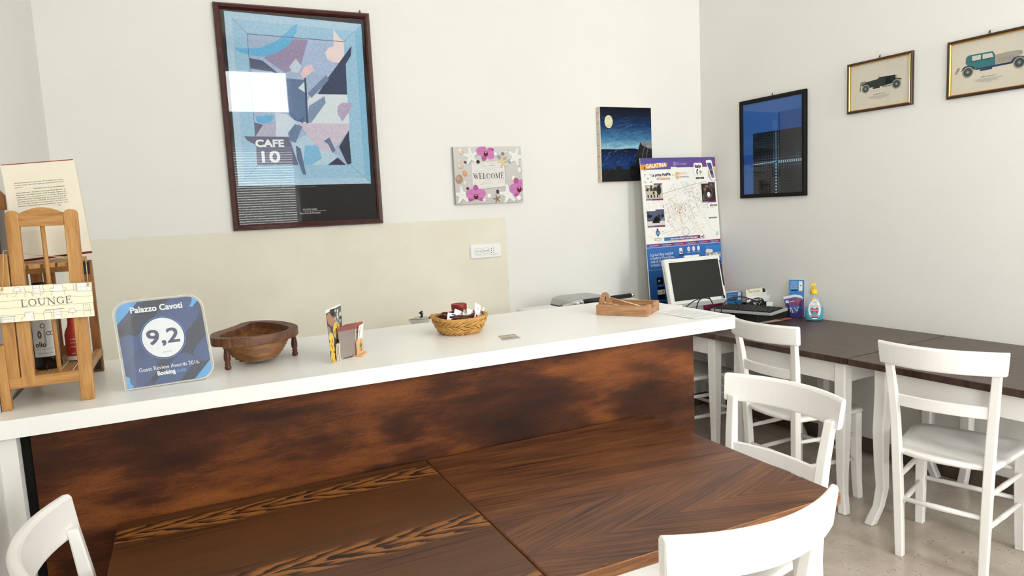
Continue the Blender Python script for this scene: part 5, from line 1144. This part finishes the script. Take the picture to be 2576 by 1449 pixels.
# ------------------------------------------------------------------ things on the corner table
ZT = .7703
def build_board():
    t = thing('map_board', 'tall leaning town map board with purple header in the corner', 'board', (2.822, 3.80, ZT)); ln = math.atan(.085 / 1.06)
    S = Matrix.Rotation(-ln, 4, 'X'); w, hh = .645, 1.064
    part('panel', MB().box(0, w, .0, .008, 0, hh, S), 'white_card', t)
    a = Art((0, w, 0, hh)); rnd = random.Random(21)
    Wt = rgb(238, 237, 234); Bl = rgb(54, 106, 176); Pu = rgb(112, 84, 150); Ma = rgb(150, 44, 84); Or = rgb(226, 150, 54); Kk = rgb(40, 40, 44)
    a.rect(0, 0, w, hh, Wt, 0); a.rect(0, 1.0, w, hh, rgb(86, 92, 160), 1, rgb(100, 82, 146), rgb(140, 60, 110))
    a.rect(0, .985, .25, 1.035, rgb(60, 112, 180), 2, rgb(96, 88, 156), rgb(110, 82, 150)); a.rect(.3, .996, w, 1.038, rgb(104, 80, 150), 2, rgb(110, 84, 150), rgb(160, 50, 90))
    a.poly([(0, .985), (.219, 1.003), (.222, 1.03), (0, 1.019)], Or, 3); a.text('GALATINA', .044, .9955, .040, Wt, 4, .168, rot=2.5, bold=.0008)
    a.ring(.283, 1.022, .013, .0016, Wt, 4, 24, .8); a.rect(.2815, 1.016, .2845, 1.028, Wt, 4); a.text('IBS company', .302, 1.014, .024, rgb(190, 176, 214), 4, .088)
    a.poly([(.026, 1.004), (.034, 1.004), (.036, .994), (.030, .986), (.024, .994)], rgb(70, 80, 96), 5); a.scribble(.02, .045, .978, .004, rgb(90, 90, 90), 4, 2)
    # scan corners with plus
    for sx in (-1, 1):
        for sy in (-1, 1): a.line([(.052 + sx * .027, .925 + sy * .014), (.052 + sx * .027, .925 + sy * .027), (.052 + sx * .014, .925 + sy * .027)], .003, rgb(110, 112, 114), 3)
    a.line([(.043, .925), (.061, .925)], .0025, rgb(110, 112, 114), 3); a.line([(.052, .916), (.052, .934)], .0025, rgb(110, 112, 114), 3)
    a.text('La prima MAPPA', .087, .938, .027, Kk, 3, .158, bold=.0008, rot=1); a.text('di', .124, .914, .026, Kk, 3, .018, rot=1); a.text('Galatina', .146, .914, .027, rgb(216, 140, 60), 3, .092, rot=1, bold=.0006)
    a.text('in', .258, .938, .022, rgb(216, 140, 60), 3, .020); a.poly(rrect(.286, .916, .316, .965, .006, 3), rgb(206, 190, 168), 3); a.rect(.290, .922, .312, .958, rgb(232, 180, 110), 4); a.text('AR', .291, .935, .014, Wt, 5, .02); a.text('REALTÀ', .320, .947, .022, rgb(216, 140, 60), 3, .066); a.text('aumentata', .320, .926, .020, Kk, 3, .080)
    a.poly(rrect(.448, .938, .526, 1.025, .012, 5), rgb(206, 206, 208), 4); a.poly(rrect(.451, .941, .524, 1.023, .011, 5), rgb(244, 244, 244), 5); a.text('Italy', .460, .992, .030, Kk, 6, .054, bold=.0014); a.line([(.476, .944), (.474, .965), (.478, .977), (.488, .980)], .009, Kk, 6); a.ell(.505, .960, .016, .016, rgb(216, 214, 180), 6); a.ell(.506, .961, .009, .009, rgb(160, 176, 140), 7); a.ell(.507, .961, .004, .004, rgb(150, 70, 60), 8)
    a.rect(.462, .912, .497, .925, Kk, 4); a.rect(.502, .912, .535, .925, Kk, 4); a.scribble(.468, .494, .917, .004, Wt, 5, 2); a.scribble(.508, .532, .917, .004, Wt, 5, 4)
    a.poly([(.600, .955), (.612, .92), (.63, .893), (.645, .893), (.645, .97), (.632, 1.0), (.62, .98)], rgb(206, 168, 148), 3); a.poly([(.570, .93), (.60, .895), (.62, .9), (.598, .97), (.575, .975)], rgb(212, 176, 156), 3)
    a.poly([(.560, 1.036), (.566, 1.042), (.606, 1.044), (.613, 1.038), (.641, .908), (.636, .902), (.607, .901), (.600, .906)], rgb(238, 238, 240), 5); a.poly([(.569, 1.022), (.606, 1.024), (.630, .918), (.605, .917)], rgb(120, 130, 150), 6); a.poly([(.569, 1.022), (.606, 1.024), (.616, .98), (.585, .98)], rgb(60, 90, 140), 7); a.poly([(.59, .965), (.612, .97), (.62, .944), (.6, .94)], rgb(80, 60, 50), 7)
    # map
    mx0, mx1, mz0, mz1 = .004, .641, .486, .898; a.rect(mx0, mz0, mx1, mz1, rgb(240, 238, 232), 1)
    cx, cy = .285, .70
    for k in range(170):
        th = rnd.uniform(0, 6.28); r = rnd.uniform(.02, .24) ; x, y = cx + r * math.cos(th) * 1.1, cy + r * math.sin(th) * .85; an = rnd.choice((.35, .35 + 1.57, .25, 1.9)) + rnd.uniform(-.15, .15); L = rnd.uniform(.015, .055)
        p = (max(mx0, min(mx1, x - L * math.cos(an))), max(mz0, min(mz1, y - L * math.sin(an)))); q = (max(mx0, min(mx1, x + L * math.cos(an))), max(mz0, min(mz1, y + L * math.sin(an)))); a.line([p, q], rnd.uniform(.0008, .0016), rgb(*rnd.choice(((176, 170, 166), (196, 186, 180), (206, 184, 176), (150, 148, 148)))), 2)
    for k in range(90): x, y = rnd.uniform(.33, .60), rnd.uniform(.70, .88); a.poly([(x, y), (x + .016, y + .005), (x + .012, y + .016), (x - .004, y + .011)], rgb(*rnd.choice(((224, 222, 218), (228, 220, 214), (214, 214, 212)))), 1.5)
    a.line([(.10, .806), (.25, .836), (.40, .868), (.55, .896)], .003, rgb(170, 168, 166), 2); a.line([(.01, .70), (.06, .675), (.10, .665)], .002, rgb(130, 128, 128), 2); a.line([(.02, .54), (.10, .5), (.3, .575), (.40, .66)], .004, rgb(226, 214, 186), 2)
    a.line([(.22, .79), (.27, .735), (.30, .70), (.31, .60)], .005, rgb(222, 196, 160), 3); a.line([(.36, .66), (.45, .58), (.5, .52)], .004, rgb(222, 208, 180), 3); a.ring(.34, .55, .03, .003, rgb(150, 150, 150), 3, 16)
    for k in range(46): a.scribble(*(lambda x, y: (x, x + rnd.uniform(.008, .022), y))(rnd.uniform(.12, .52), rnd.uniform(.52, .88)), .0025, rgb(80, 76, 76), 3, k)
    for x, y in ((.262, .718), (.318, .728), (.350, .705), (.305, .712), (.30, .69), (.215, .662), (.195, .636), (.165, .735), (.31, .72)): a.ell(x, y, .0065, .0085, rgb(170, 70, 66), 4, 12); a.ell(x, y + .001, .0045, .006, rgb(240, 232, 228), 5, 12); a.poly([(x - .003, y - .007), (x + .003, y - .007), (x, y - .014)], rgb(150, 40, 40), 4)
    for k in range(30): x, y = rnd.gauss(.30, .04), rnd.gauss(.70, .03); a.ell(x, y, .0022, .0022, rgb(*rnd.choice(((170, 60, 50), (120, 60, 50), (210, 140, 110)))), 4, 6)
    def photo(x0, z0, x1, z1, seed, pal):
        a.rect(x0, z0, x1, z1, rgb(*pal[0]), 4); r2 = random.Random(seed)
        for k in range(26):
            x, y = r2.uniform(x0, x1 - .02), r2.uniform(z0 + .012, z1 - .02); a.rect(x, y, min(x1, x + r2.uniform(.006, .03)), min(z1, y + r2.uniform(.006, .03)), rgb(*r2.choice(pal)), 5)
        a.rect(x0, z0, x1, z0 + .010, rgb(70, 84, 150), 7, None, rgb(140, 50, 90)); a.rect((x0 + x1) / 2, z1, x1, z1 + .009, rgb(80, 80, 130), 5); a.scribble(x0 + .006, x0 + .05, z0 + .003, .004, Wt, 8, seed)
    photo(.024, .776, .166, .882, 1, ((196, 186, 172), (70, 60, 54), (222, 216, 206), (170, 140, 120), (60, 66, 50)))
    for k in range(4): a.rect(.038 + k * .026, .795, .048 + k * .026, .815, rgb(60, 54, 50), 6); a.rect(.036 + k * .026, .84, .05 + k * .026, .86, rgb(70, 62, 56), 6)
    a.ell(.135, .845, .020, .032, rgb(56, 54, 44), 6)
    photo(.021, .594, .167, .705, 2, ((90, 96, 120), (40, 40, 50), (70, 78, 96), (130, 140, 170), (34, 34, 40))); a.rect(.022, .606, .166, .635, rgb(216, 212, 204), 6); a.poly([(.06, .622), (.125, .622), (.112, .660), (.10, .672), (.078, .656)], rgb(24, 22, 26), 7)
    photo(.505, .744, .628, .878, 3, ((60, 50, 46), (90, 76, 66), (40, 34, 34), (120, 104, 90), (76, 66, 64))); a.ring(.566, .815, .040, .004, rgb(130, 116, 106), 6, 24, .8); a.ell(.566, .80, .014, .018, rgb(240, 240, 246), 7)
    for x, z, w2 in ((.571, .717, .066), (.555, .63, .070)): a.rect(x, z, x + w2, z + .010, rgb(90, 90, 96), 4); a.scribble(x + .012, x + w2 - .012, z + .003, .003, Wt, 5, 3)
    a.line([(.55, .62), (.558, .57), (.60, .53)], .002, rgb(190, 200, 196), 3); a.ell(.622, .525, .013, .016, rgb(200, 216, 210), 4); a.line([(.608, .508), (.616, .518)], .004, Kk, 5)
    a.poly([(.085, .568), (.10, .575), (.115, .568), (.118, .55), (.10, .525), (.084, .55)], rgb(70, 110, 150), 4); a.ell(.10, .578, .008, .006, rgb(70, 74, 84), 5); a.ell(.10, .552, .008, .008, rgb(130, 170, 200), 5); a.scribble(.072, .13, .514, .004, rgb(80, 80, 84), 4, 5); a.scribble(.066, .132, .504, .004, rgb(80, 80, 84), 4, 6); a.scribble(.09, .5, .490, .003, rgb(120, 120, 120), 4, 9)
    a.rect(.151, .496, .500, .520, rgb(50, 120, 186), 4, None, rgb(150, 40, 84)); a.text('Scopri tutto su Galatina! Scarica l\'App ItalyRA', .205, .503, .0155, Wt, 5, .235, bold=.0003); a.poly(rrect(.464, .498, .494, .533, .005, 3), Wt, 6); a.text('ra', .468, .503, .02, Kk, 7, .02, bold=.001)
    # blue lower half
    a.rect(0, 0, w, .458, rgb(40, 84, 150), 1, rgb(62, 112, 180), rgb(54, 92, 160)); a.rect(0, .459, w, .4815, rgb(70, 92, 166), 2, None, rgb(140, 46, 92))
    x = .006
    for k, (s, w2) in enumerate((('SERVIZI DISPONIBILI', .108), ('Audioguida', .106), ('Realtà Aumentata', .105), ('Pagina Web dedicata', .105), ('Localizzazione', .105), ('Telecamera 360°', .10))): a.rect(x, .4595, x + w2, .481, rgb(74, 96, 168), 3, None, rgb(158, 44, 84)); a.text(s, x + .02, .466, .010, Wt, 4, w2 - .034); x += w2 + .001
    a.rect(0, .4545, w, .4565, rgb(170, 196, 226), 3); a.rect(0, .303, w, .3055, rgb(150, 180, 216), 3)
    a.rect(0, 0, .60, .302, rgb(30, 70, 130), 2, rgb(48, 98, 166)); a.poly([(.60, .303), (w, .303), (w, 0), (.45, 0)], Ma, 3)
    for k, (s, w2) in enumerate((("Scarica l'App ItalyRA", .194), ('e Goditi la Meravigliosa', .20), ('città di Galatina', .145), ('in Realtà Aumentata', .175))): a.text(s, .024, .399 - k * .0232, .027, rgb(226, 232, 240), 4, w2)
    a.poly(rrect(.272, .398, .299, .440, .005, 3), Wt, 4); a.text('ra', .276, .405, .02, Kk, 5, .018, bold=.001); a.rect(.27, .388, .306, .395, Kk, 5)
    for x in (.354, .398, .441): a.ell(x, .4285, .0125, .0165, Wt, 4); a.ring(x, .428, .006, .002, rgb(60, 90, 140), 5, 12); a.scribble(x - .014, x + .014, .403, .004, Wt, 4, 4)
    a.rect(.499, .352, .640, .440, rgb(40, 100, 176), 4, rgb(60, 130, 200)); a.ell(.525, .402, .022, .016, rgb(226, 206, 192), 5); a.ell(.55, .4, .018, .014, rgb(232, 214, 200), 5); a.rect(.499, .352, .64, .39, rgb(150, 150, 150), 6)
    for k in range(20): x = rnd.uniform(.5, .62); a.rect(x, .354 + rnd.random() * .03, x + .016, .36 + rnd.random() * .03, rgb(*[rnd.choice((90, 120, 180, 210))] * 3), 7)
    a.rect(.064, .203, .115, .252, rgb(16, 16, 20), 4); a.text('r', .078, .218, .034, Wt, 5, .015); a.rect(.064, .100, .125, .188, rgb(18, 18, 22), 4); a.rect(.064, .135, .125, .166, rgb(210, 206, 206), 5); a.text('Labor', .067, .144, .018, Kk, 6, .032); a.text('S', .100, .140, .03, rgb(150, 30, 40), 6, .018); a.rect(.066, .03, .125, .082, rgb(20, 20, 24), 4)
    o = art('printed_map', a, 'print_gloss', t, (0, 0, 0)); o.matrix_local = S @ Matrix.Translation((0, -.0006, 0)) @ Matrix.Rotation(R(90), 4, 'X')
build_board()

def build_monitor():
    t = thing('computer_monitor', 'white framed all-in-one computer screen in front of the map board', 'monitor', (2.99, 3.50, ZT)); S = Matrix.Translation((0, 0, .082)) @ Matrix.Rotation(-math.atan(.23), 4, 'X')
    x0, x1, z0, z1 = -.229, .226, .0, .322
    m = MB(); m.loft([[S @ Vector((x, y, z)) for x, z in rrect(x0 + i, z0 + i, x1 - i, z1 - i, .008, 4)] for i, y in ((.004, .0), (0, .006), (0, .030), (.012, .050))]); part('housing', m, 'white_plastic', t)
    part('screen', MB().box(x0 + .030, x1 - .021, -.0016, .001, .046, .296, S), 'black_screen', t)
    part('speaker_strip', MB().box(x0 + .006, x1 - .006, -.001, .001, .004, .026, S), 'grey_plastic', t)
    part('button_strip', MB().prism(rrect(x1 - .0105, .112, x1 + .0008, .285, .003, 2), lambda u, v: S @ Vector((u, -.0012, v)), lambda u, v: S @ Vector((u, .003, v))), 'dark_plastic', t)
    part('webcam', MB().box(-.055, .062, .004, .022, z1, z1 + .014, S), 'white_plastic', t, bevel=.003)
    part('webcam_lens', MB().box(-.001, .004, .0030, .0045, z1 + .005, z1 + .010, S), 'dark_plastic', t)
    v = MB()
    for k in range(14): v.box(x0 - .0006, x0 + .001, .014, .020, .06 + k * .016, .068 + k * .016, S)
    part('side_vents', v, 'grey_plastic', t)
    a = Art(); a.text('msi', -.013, .031, .012, rgb(110, 112, 116), 0, .026); a.rect(x1 - .045, .030, x1 - .034, .046, rgb(90, 150, 190), 0); a.poly(rrect(x1 - .030, .029, x1 - .014, .048, .004, 3), rgb(20, 22, 30), 0); a.text('Wind', x0 + .034, .304, .007, rgb(120, 120, 120), 0, .026)
    o = art('badges', a, 'print_gloss', t, (0, 0, 0)); o.matrix_local = S @ Matrix.Translation((0, -.0012, 0)) @ Matrix.Rotation(R(90), 4, 'X')
    part('stand_foot', MB().box(-.12, .12, -.03, .14, 0, .012), 'grey_plastic', t, bevel=.004); part('stand_neck', MB().box(-.05, .05, .03, .065, .01, .16), 'grey_plastic', t, bevel=.004)
build_monitor()

def build_desk_things():
    t = thing('black_case', 'flat black box under the keyboard on the corner table', 'box', (3.26, 3.30, ZT + .0022), R(5)); part('body', MB().box(-.16, .14, -.155, .06, 0, .054), 'dark_plastic', t, bevel=.005)
    part('lid_seam', MB().box(-.1605, .1405, -.1555, .0605, .026, .027), 'cable_black', t)
    t = thing('orange_sheet', 'orange paper sheet sticking out beneath the black box', 'paper', (3.235, 3.19, ZT)); part('sheet', MB().box(-.10, .15, -.085, .1, 0, .0008, Matrix.Rotation(R(6), 4, 'Z')), 'orange_paper', t)
    t = thing('white_sheet', 'pale paper sheet under the black box, left of the orange one', 'paper', (3.17, 3.20, ZT + .001)); part('sheet', MB().box(-.12, .12, -.085, .1, 0, .0008, Matrix.Rotation(R(-4), 4, 'Z')), 'cream_paper', t)
    t = thing('keyboard', 'silver-edged computer keyboard with black keys on the black box', 'keyboard', (3.118, 3.030, ZT + .0572), math.atan2(.945, -.326))
    # local x along the keyboard (away from viewer), local -y across towards the wall
    m = MB(); m.prism(rrect(0, -.235, .40, 0, .006, 3), lambda u, v: (u, v, 0), lambda u, v: (u, v, .013 - .02 * v)); part('case', m, 'grey_plastic', t, bevel=.002)
    k = MB()
    for r in range(6):
        for c in range(15):
            x = .020 + c * .0242; y = -.030 - r * .0285 - (.006 if r == 5 else 0); zb = .013 - .02 * y
            if r == 0 and 3 <= c <= 8 and c != 3: continue
            w2 = .0215 + (.121 if r == 0 and c == 3 else 0); k.loft([[(x, y, zb), (x + w2, y, zb), (x + w2, y - .0245, zb), (x, y - .0245, zb)], [(x + .002, y - .002, zb + .008), (x + w2 - .002, y - .002, zb + .008), (x + w2 - .002, y - .0225, zb + .008), (x + .002, y - .0225, zb + .008)]])
    part('keys', k, 'dark_plastic', t); part('key_well', MB().prism([(.014, -.024), (.388, -.024), (.388, -.212), (.014, -.212)], lambda u, v: (u, v, .0125 - .02 * v), lambda u, v: (u, v, .0142 - .02 * v)), 'cable_black', t)
    for lab, pts in (('black cable looping up in front of the computer screen', [(2.70, 3.36, .81), (2.74, 3.36, .87), (2.82, 3.36, .915), (2.89, 3.35, .93), (2.93, 3.35, .925), (2.955, 3.34, .87), (2.97, 3.33, .78)]), ('second black cable dropping from the loop before the screen', [(2.845, 3.37, .775), (2.845, 3.37, .86), (2.86, 3.36, .915), (2.90, 3.36, .925), (2.94, 3.36, .915)]), ('black cable arching over the keyboard', [(2.955, 3.27, .80), (2.99, 3.30, .87), (3.06, 3.30, .915), (3.14, 3.27, .915), (3.205, 3.23, .885), (3.24, 3.20, .862)]), ('thin black cable hanging down onto the keyboard middle', [(3.08, 3.29, .917), (3.085, 3.285, .885), (3.11, 3.28, .856)])):
        t = thing('black_cable', lab, 'cable', (pts[0][0], pts[0][1], pts[0][2])); P = [Vector(p) - Vector(pts[0]) for p in pts]; Q = []
        for i in range(len(P) - 1):
            p0, p1, p2, p3 = P[max(0, i - 1)], P[i], P[i + 1], P[min(len(P) - 1, i + 2)]
            for j in range(6): u = j / 6; Q.append(.5 * (2 * p1 + (p2 - p0) * u + (2 * p0 - 5 * p1 + 4 * p2 - p3) * u * u + (3 * p1 - p0 - 3 * p2 + p3) * u ** 3))
        part('wire', MB().tube(Q + [P[-1]], .0034, 8), 'cable_black', t)
    # blue leaflet holder by the corner
    t = thing('leaflet_box', 'small blue leaflet box with white phone picture beside the screen', 'leaflet box', (3.392, 3.62, ZT), R(-8)); part('box', MB().box(-.062, .060, 0, .05, 0, .122), 'white_card', t)
    a = Art(); a.rect(-.062, .02, .060, .122, rgb(66, 140, 200), 0, rgb(60, 120, 190)); a.text('VIVI LA TUA', -.055, .102, .012, rgb(226, 236, 246), 1, .072); a.text('ESPERIENZA', -.055, .086, .012, rgb(226, 236, 246), 1, .072); a.rect(-.052, .064, .01, .072, rgb(30, 60, 110), 1); a.poly(rrect(.024, .064, .048, .118, .004, 3), rgb(240, 240, 242), 1); a.rect(.034, .088, .039, .094, rgb(40, 40, 44), 2); a.ell(-.01, .014, .03, .012, rgb(240, 240, 244), 0); a.rect(-.062, 0, .06, .008, rgb(226, 228, 232), 0)
    art('print', a, 'print_gloss', t, (0, -.0006, 0))
    t = thing('brown_pen', 'slim brown pen propped beside the blue leaflet box', 'pen', (3.375, 3.50, ZT + .001)); part('barrel', MB().tube([(0, 0, .04), (.075, -.02, .105)], .0038, 8), 'brown_frame', t); part('tip', MB().tube([(-.012, .003, .029), (0, 0, .04)], [.0008, .0036], 8), 'gold', t)
    part('rest', MB().box(.02, .045, -.014, .002, 0, .062), 'dark_plastic', t)
    t = thing('letter_rack', 'black fretwork card rack with letters, between keyboard and wall', 'rack', (3.400, 3.42, ZT), R(-12))
    top = [(-.085, 0), (.080, 0), (.080, .070), (.052, .072)] + [(.050 * math.cos(R(a)), .072 + .030 * math.sin(R(a))) for a in range(0, 181, 15)] + [(-.062, .098), (-.085, .100)]
    part('front_panel', MB().prism(top, lambda u, v: (u, .0, v), lambda u, v: (u, .003, v)), 'dark_plastic', t); part('base', MB().box(-.085, .08, 0, .05, 0, .004), 'dark_plastic', t); part('back_panel', MB().box(-.085, .08, .047, .05, 0, .07), 'dark_plastic', t)
    a = Art(); Wc = rgb(214, 212, 206)
    for a0, a1, r in ((200, 250, .03), (290, 340, .03)): a.line([(r * math.cos(R(a0 + (a1 - a0) * k / 8)), .085 + r * math.sin(R(a0 + (a1 - a0) * k / 8))) for k in range(9)], .007, Wc, 0)
    a.text('POSTA', -.030, .083, .014, Wc, 1, .060, bold=.0006); a.line([(-.02, .064), (.0, .070), (.018, .064)], .004, Wc, 0); a.line([(.0, .012), (.05, .012)], .004, Wc, 0); a.poly([(-.08, .075), (-.06, .075), (-.052, .092), (-.08, .094)], Wc, 0)
    art('cut_outs', a, 'print_matte', t, (0, -.0005, 0))
    for k, (nm, lab, w0, w1, h0, rz, mat) in enumerate((('white_letter', 'blank white letter standing in the black card rack', -.07, .105, .107, 0, 'white_card'), ('script_card', 'cream card with script lettering sticking up from the black card rack', -.062, .062, .150, 3, 'cream_paper'), ('photo_postcard', 'dark photo postcard leaning in the black card rack', -.01, .088, .138, -9, 'white_card'))):
        q = thing(nm, lab, 'card', t.matrix_basis @ Vector((0, .012 + .013 * k, .0046 + .09 * math.sin(R(abs(rz))))), R(-12)); m = Matrix.Rotation(R(-rz), 4, 'Y'); part('card', MB().box(w0, w1, 0, .0008, .003, h0, m), mat, q)
        if k == 1:
            a = Art(); a.text('La Corte', -.045, .124, .020, rgb(60, 74, 56), 0, .075, shear=.3, rot=3); a.ell(-.05, .143, .006, .004, rgb(170, 140, 60), 0); art('print', a, 'print_matte', q, (0, -.0006, 0))
        if k == 2:
            a = Art(); a.poly([(-.0, .10), (.085, .112), (.084, .128), (.066, .140), (.05, .124), (.0, .112)], rgb(36, 42, 44), 0); a.rect(.012, .106, .03, .114, rgb(120, 140, 150), 1); a.rect(.045, .112, .06, .12, rgb(150, 160, 160), 1); art('print', a, 'print_gloss', q, (0, -.0006, 0))
    # purple leaflet dispenser
    AZ = R(-62); t = thing('leaflet_dispenser', 'purple card dispenser with blue display back next to the soap bottle', 'dispenser', (3.466, 3.163, ZT), AZ)
    vfront = [(-.042, 0), (.042, 0), (.042, .086), (.018, .028), (-.020, .030), (-.030, .090), (-.046, .088)]
    part('front_panel', MB().prism(vfront, lambda u, v: (u, -.044, v), lambda u, v: (u, -.0425, v)), 'purple_card', t)
    for x, ht in ((-.0435, .022), (.042, .12)): part('side_panel', MB().prism([(-.044, 0), (.030, 0), (.030, ht), (-.044, min(ht, .087))], lambda u, v: (x, u, v), lambda u, v: (x + .0015, u, v)), 'purple_card', t)
    part('tray_floor', MB().box(-.042, .042, -.043, .03, 0, .0015), 'purple_card', t)
    part('back_panel', MB().box(-.046, .044, .030, .0318, 0, .232), 'white_card', t)
    a = Art(); a.rect(-.046, .12, .044, .230, rgb(66, 132, 192), 0, rgb(70, 136, 196)); W2 = rgb(226, 236, 246)
    for k, s in enumerate(('IL PUNTO', 'TURISTICO', 'PIU VICINO', 'INQUADRA')): a.text(s, -.038, .212 - k * .013, .011, W2, 1, .044)
    a.rect(-.036, .158, .006, .166, rgb(30, 60, 110), 1); a.poly(rrect(.012, .160, .034, .222, .004, 3), rgb(242, 242, 244), 1); a.rect(.020, .19, .026, .197, rgb(40, 40, 40), 2); a.ell(.022, .158, .014, .008, rgb(170, 130, 110), 0)
    art('print', a, 'print_gloss', t, (0, .0296, 0))
    fl = Art(); fl.rect(-.036, 0, .036, .128, rgb(74, 128, 190), 0, rgb(92, 110, 176)); fl.rect(-.036, .06, .036, .105, rgb(96, 100, 168), 1, None, rgb(160, 70, 110)); fl.poly(rrect(-.030, .078, -.010, .1, .003, 2), rgb(236, 236, 240), 2); fl.scribble(-.004, .03, .086, .006, W2, 2, 3); fl.rect(-.036, .112, .036, .128, rgb(238, 238, 240), 1); fl.poly([(-.036, .015), (.0, .012), (-.006, .052), (-.032, .046)], rgb(236, 238, 242), 1); fl.line([(-.026, .024), (-.008, .022), (-.012, .042)], .005, rgb(34, 40, 60), 2); fl.text('V', .008, .014, .05, rgb(236, 238, 242), 1, .03)
    first = None; GR = 'leaflets in the purple dispenser'
    Rz = Matrix.Rotation(AZ, 4, 'Z')
    for k in range(12):
        y = .022 - k * .0038; p = t.matrix_basis @ Vector((-.002, y, .0022 + .037 * math.sin(R(1.3 * k)))); tilt = R(1 + k * .3)
        if first is None:
            c = thing('leaflet', 'blue and purple leaflet filed in the purple dispenser', 'leaflet', p, AZ, GR); part('sheet', MB().box(-.036, .036, 0, .0007, 0, .128), 'paper', c); art('print', fl, 'print_gloss', c, (0, -.0004, 0)); first = c
        else: c = dup(first, p, AZ, first['label'], GR)
        c.rotation_euler = (tilt, R(-1.3 * k), AZ)
    t = thing('small_white_card', 'narrow white card standing left of the purple dispenser', 'card', (3.385, 3.30, ZT), R(-60)); part('card', MB().box(-.02, .02, 0, .001, 0, .088), 'white_card', t)
    # soap
    t = thing('soap_dispenser', 'clear pump bottle of blue hand gel with yellow pump', 'soap bottle', (3.430, 2.990, ZT), R(-41)); fl2 = .56
    body = [(.028, .0), (.044, .001), (.050, .006), (.0535, .03), (.0548, .06), (.054, .085), (.049, .115), (.039, .140), (.027, .156), (.019, .164), (.017, .168)]
    part('bottle_body', MB().lathe([(.002, 0)] + body, 36, flat=fl2), 'clear_bottle', t)
    part('liquid', MB().lathe([(.002, .002), (.026, .002), (.042, .003), (.048, .008), (.0515, .03), (.0528, .06), (.0524, .078), (.002, .078)], 36, flat=fl2), 'teal_liquid', t)
    part('pump_collar', MB().lathe([(.002, .163), (.0205, .163), (.0215, .165), (.0205, .184), (.014, .192), (.010, .194)], 24), 'yellow_plastic', t); part('pump_stem', MB().lathe([(.0075, .192), (.0068, .212), (.002, .212)], 16), 'yellow_plastic', t)
    part('pump_head', MB().prism([(-.020, .214), (-.016, .228), (.012, .230), (.012, .212), (-.010, .211)], lambda u, v: (u, -.008, v), lambda u, v: (u, .008, v)), 'yellow_plastic', t, bevel=.002); part('dip_tube', MB().tube([(0, 0, .165), (.004, 0, .09), (.02, .0, .012)], .0022, 8), 'white_plastic', t)
    a = Art()
    def strips(rx, ry, cy, col, lay, z0=None, z1=None, n=22):
        for k in range(n):
            xa, xb = -rx + 2 * rx * k / n, -rx + 2 * rx * (k + 1) / n; ha, hb = ry * math.sqrt(max(0, 1 - (xa / rx) ** 2)), ry * math.sqrt(max(0, 1 - (xb / rx) ** 2))
            lo = lambda hh: max(cy - hh, z0) if z0 is not None else cy - hh
            hi = lambda hh: min(cy + hh, z1) if z1 is not None else cy + hh
            if lo(ha) < hi(ha) + 1e-6 and lo(hb) < hi(hb) + 1e-6: a.poly([(xa, lo(ha)), (xb, lo(hb)), (xb, hi(hb) + 1e-5), (xa, hi(ha) + 1e-5)], col, lay)
    strips(.0355, .058, .070, rgb(232, 232, 232), 0); Rd = rgb(176, 50, 46)
    strips(.0345, .057, .070, rgb(206, 120, 110), 1, .028, .036); strips(.0345, .057, .070, rgb(40, 50, 80), 1, .020, .027)
    a.ell(0, .132, .013, .006, rgb(236, 200, 60), 0, 16); a.text('Gel', -.010, .112, .016, rgb(60, 70, 80), 1, .020); a.text('Mani', -.012, .102, .008, rgb(90, 90, 96), 1, .024); a.scribble(-.024, .024, .094, .004, rgb(140, 140, 144), 1, 4); a.scribble(-.026, .026, .087, .003, rgb(150, 150, 154), 1, 5)
    for sx in (-1, 1):
        for sy in (-1, 1): a.rect(sx * .014 - .005, .068 + sy * .011 - .005, sx * .014 + .005, .068 + sy * .011 + .005, Rd, 1)
    a.poly(rrect(-.015, .060, .015, .076, .004, 3), rgb(196, 90, 84), 2); a.text('amuchina', -.020, .0655, .006, rgb(248, 240, 240), 3, .04); a.poly([(-.002, .045), (.002, .045), (0, .052)], rgb(40, 60, 90), 1)
    o = art('label', a, 'print_gloss', t, (0, 0, 0))
    for v in o.data.vertices:
        x, zz, lay = v.co; prof = [(.030, 0)] + [(r, z) for r, z in body]; r = next(((r0 + (r1 - r0) * (zz - z0) / (z1 - z0)) for (r0, z0), (r1, z1) in zip(body, body[1:]) if z0 <= zz <= z1), .05)
        v.co = (x, zz, fl2 * r * math.sqrt(max(.05, 1 - (x / r) ** 2)) + .0006 + lay * 1.0)
build_desk_things()
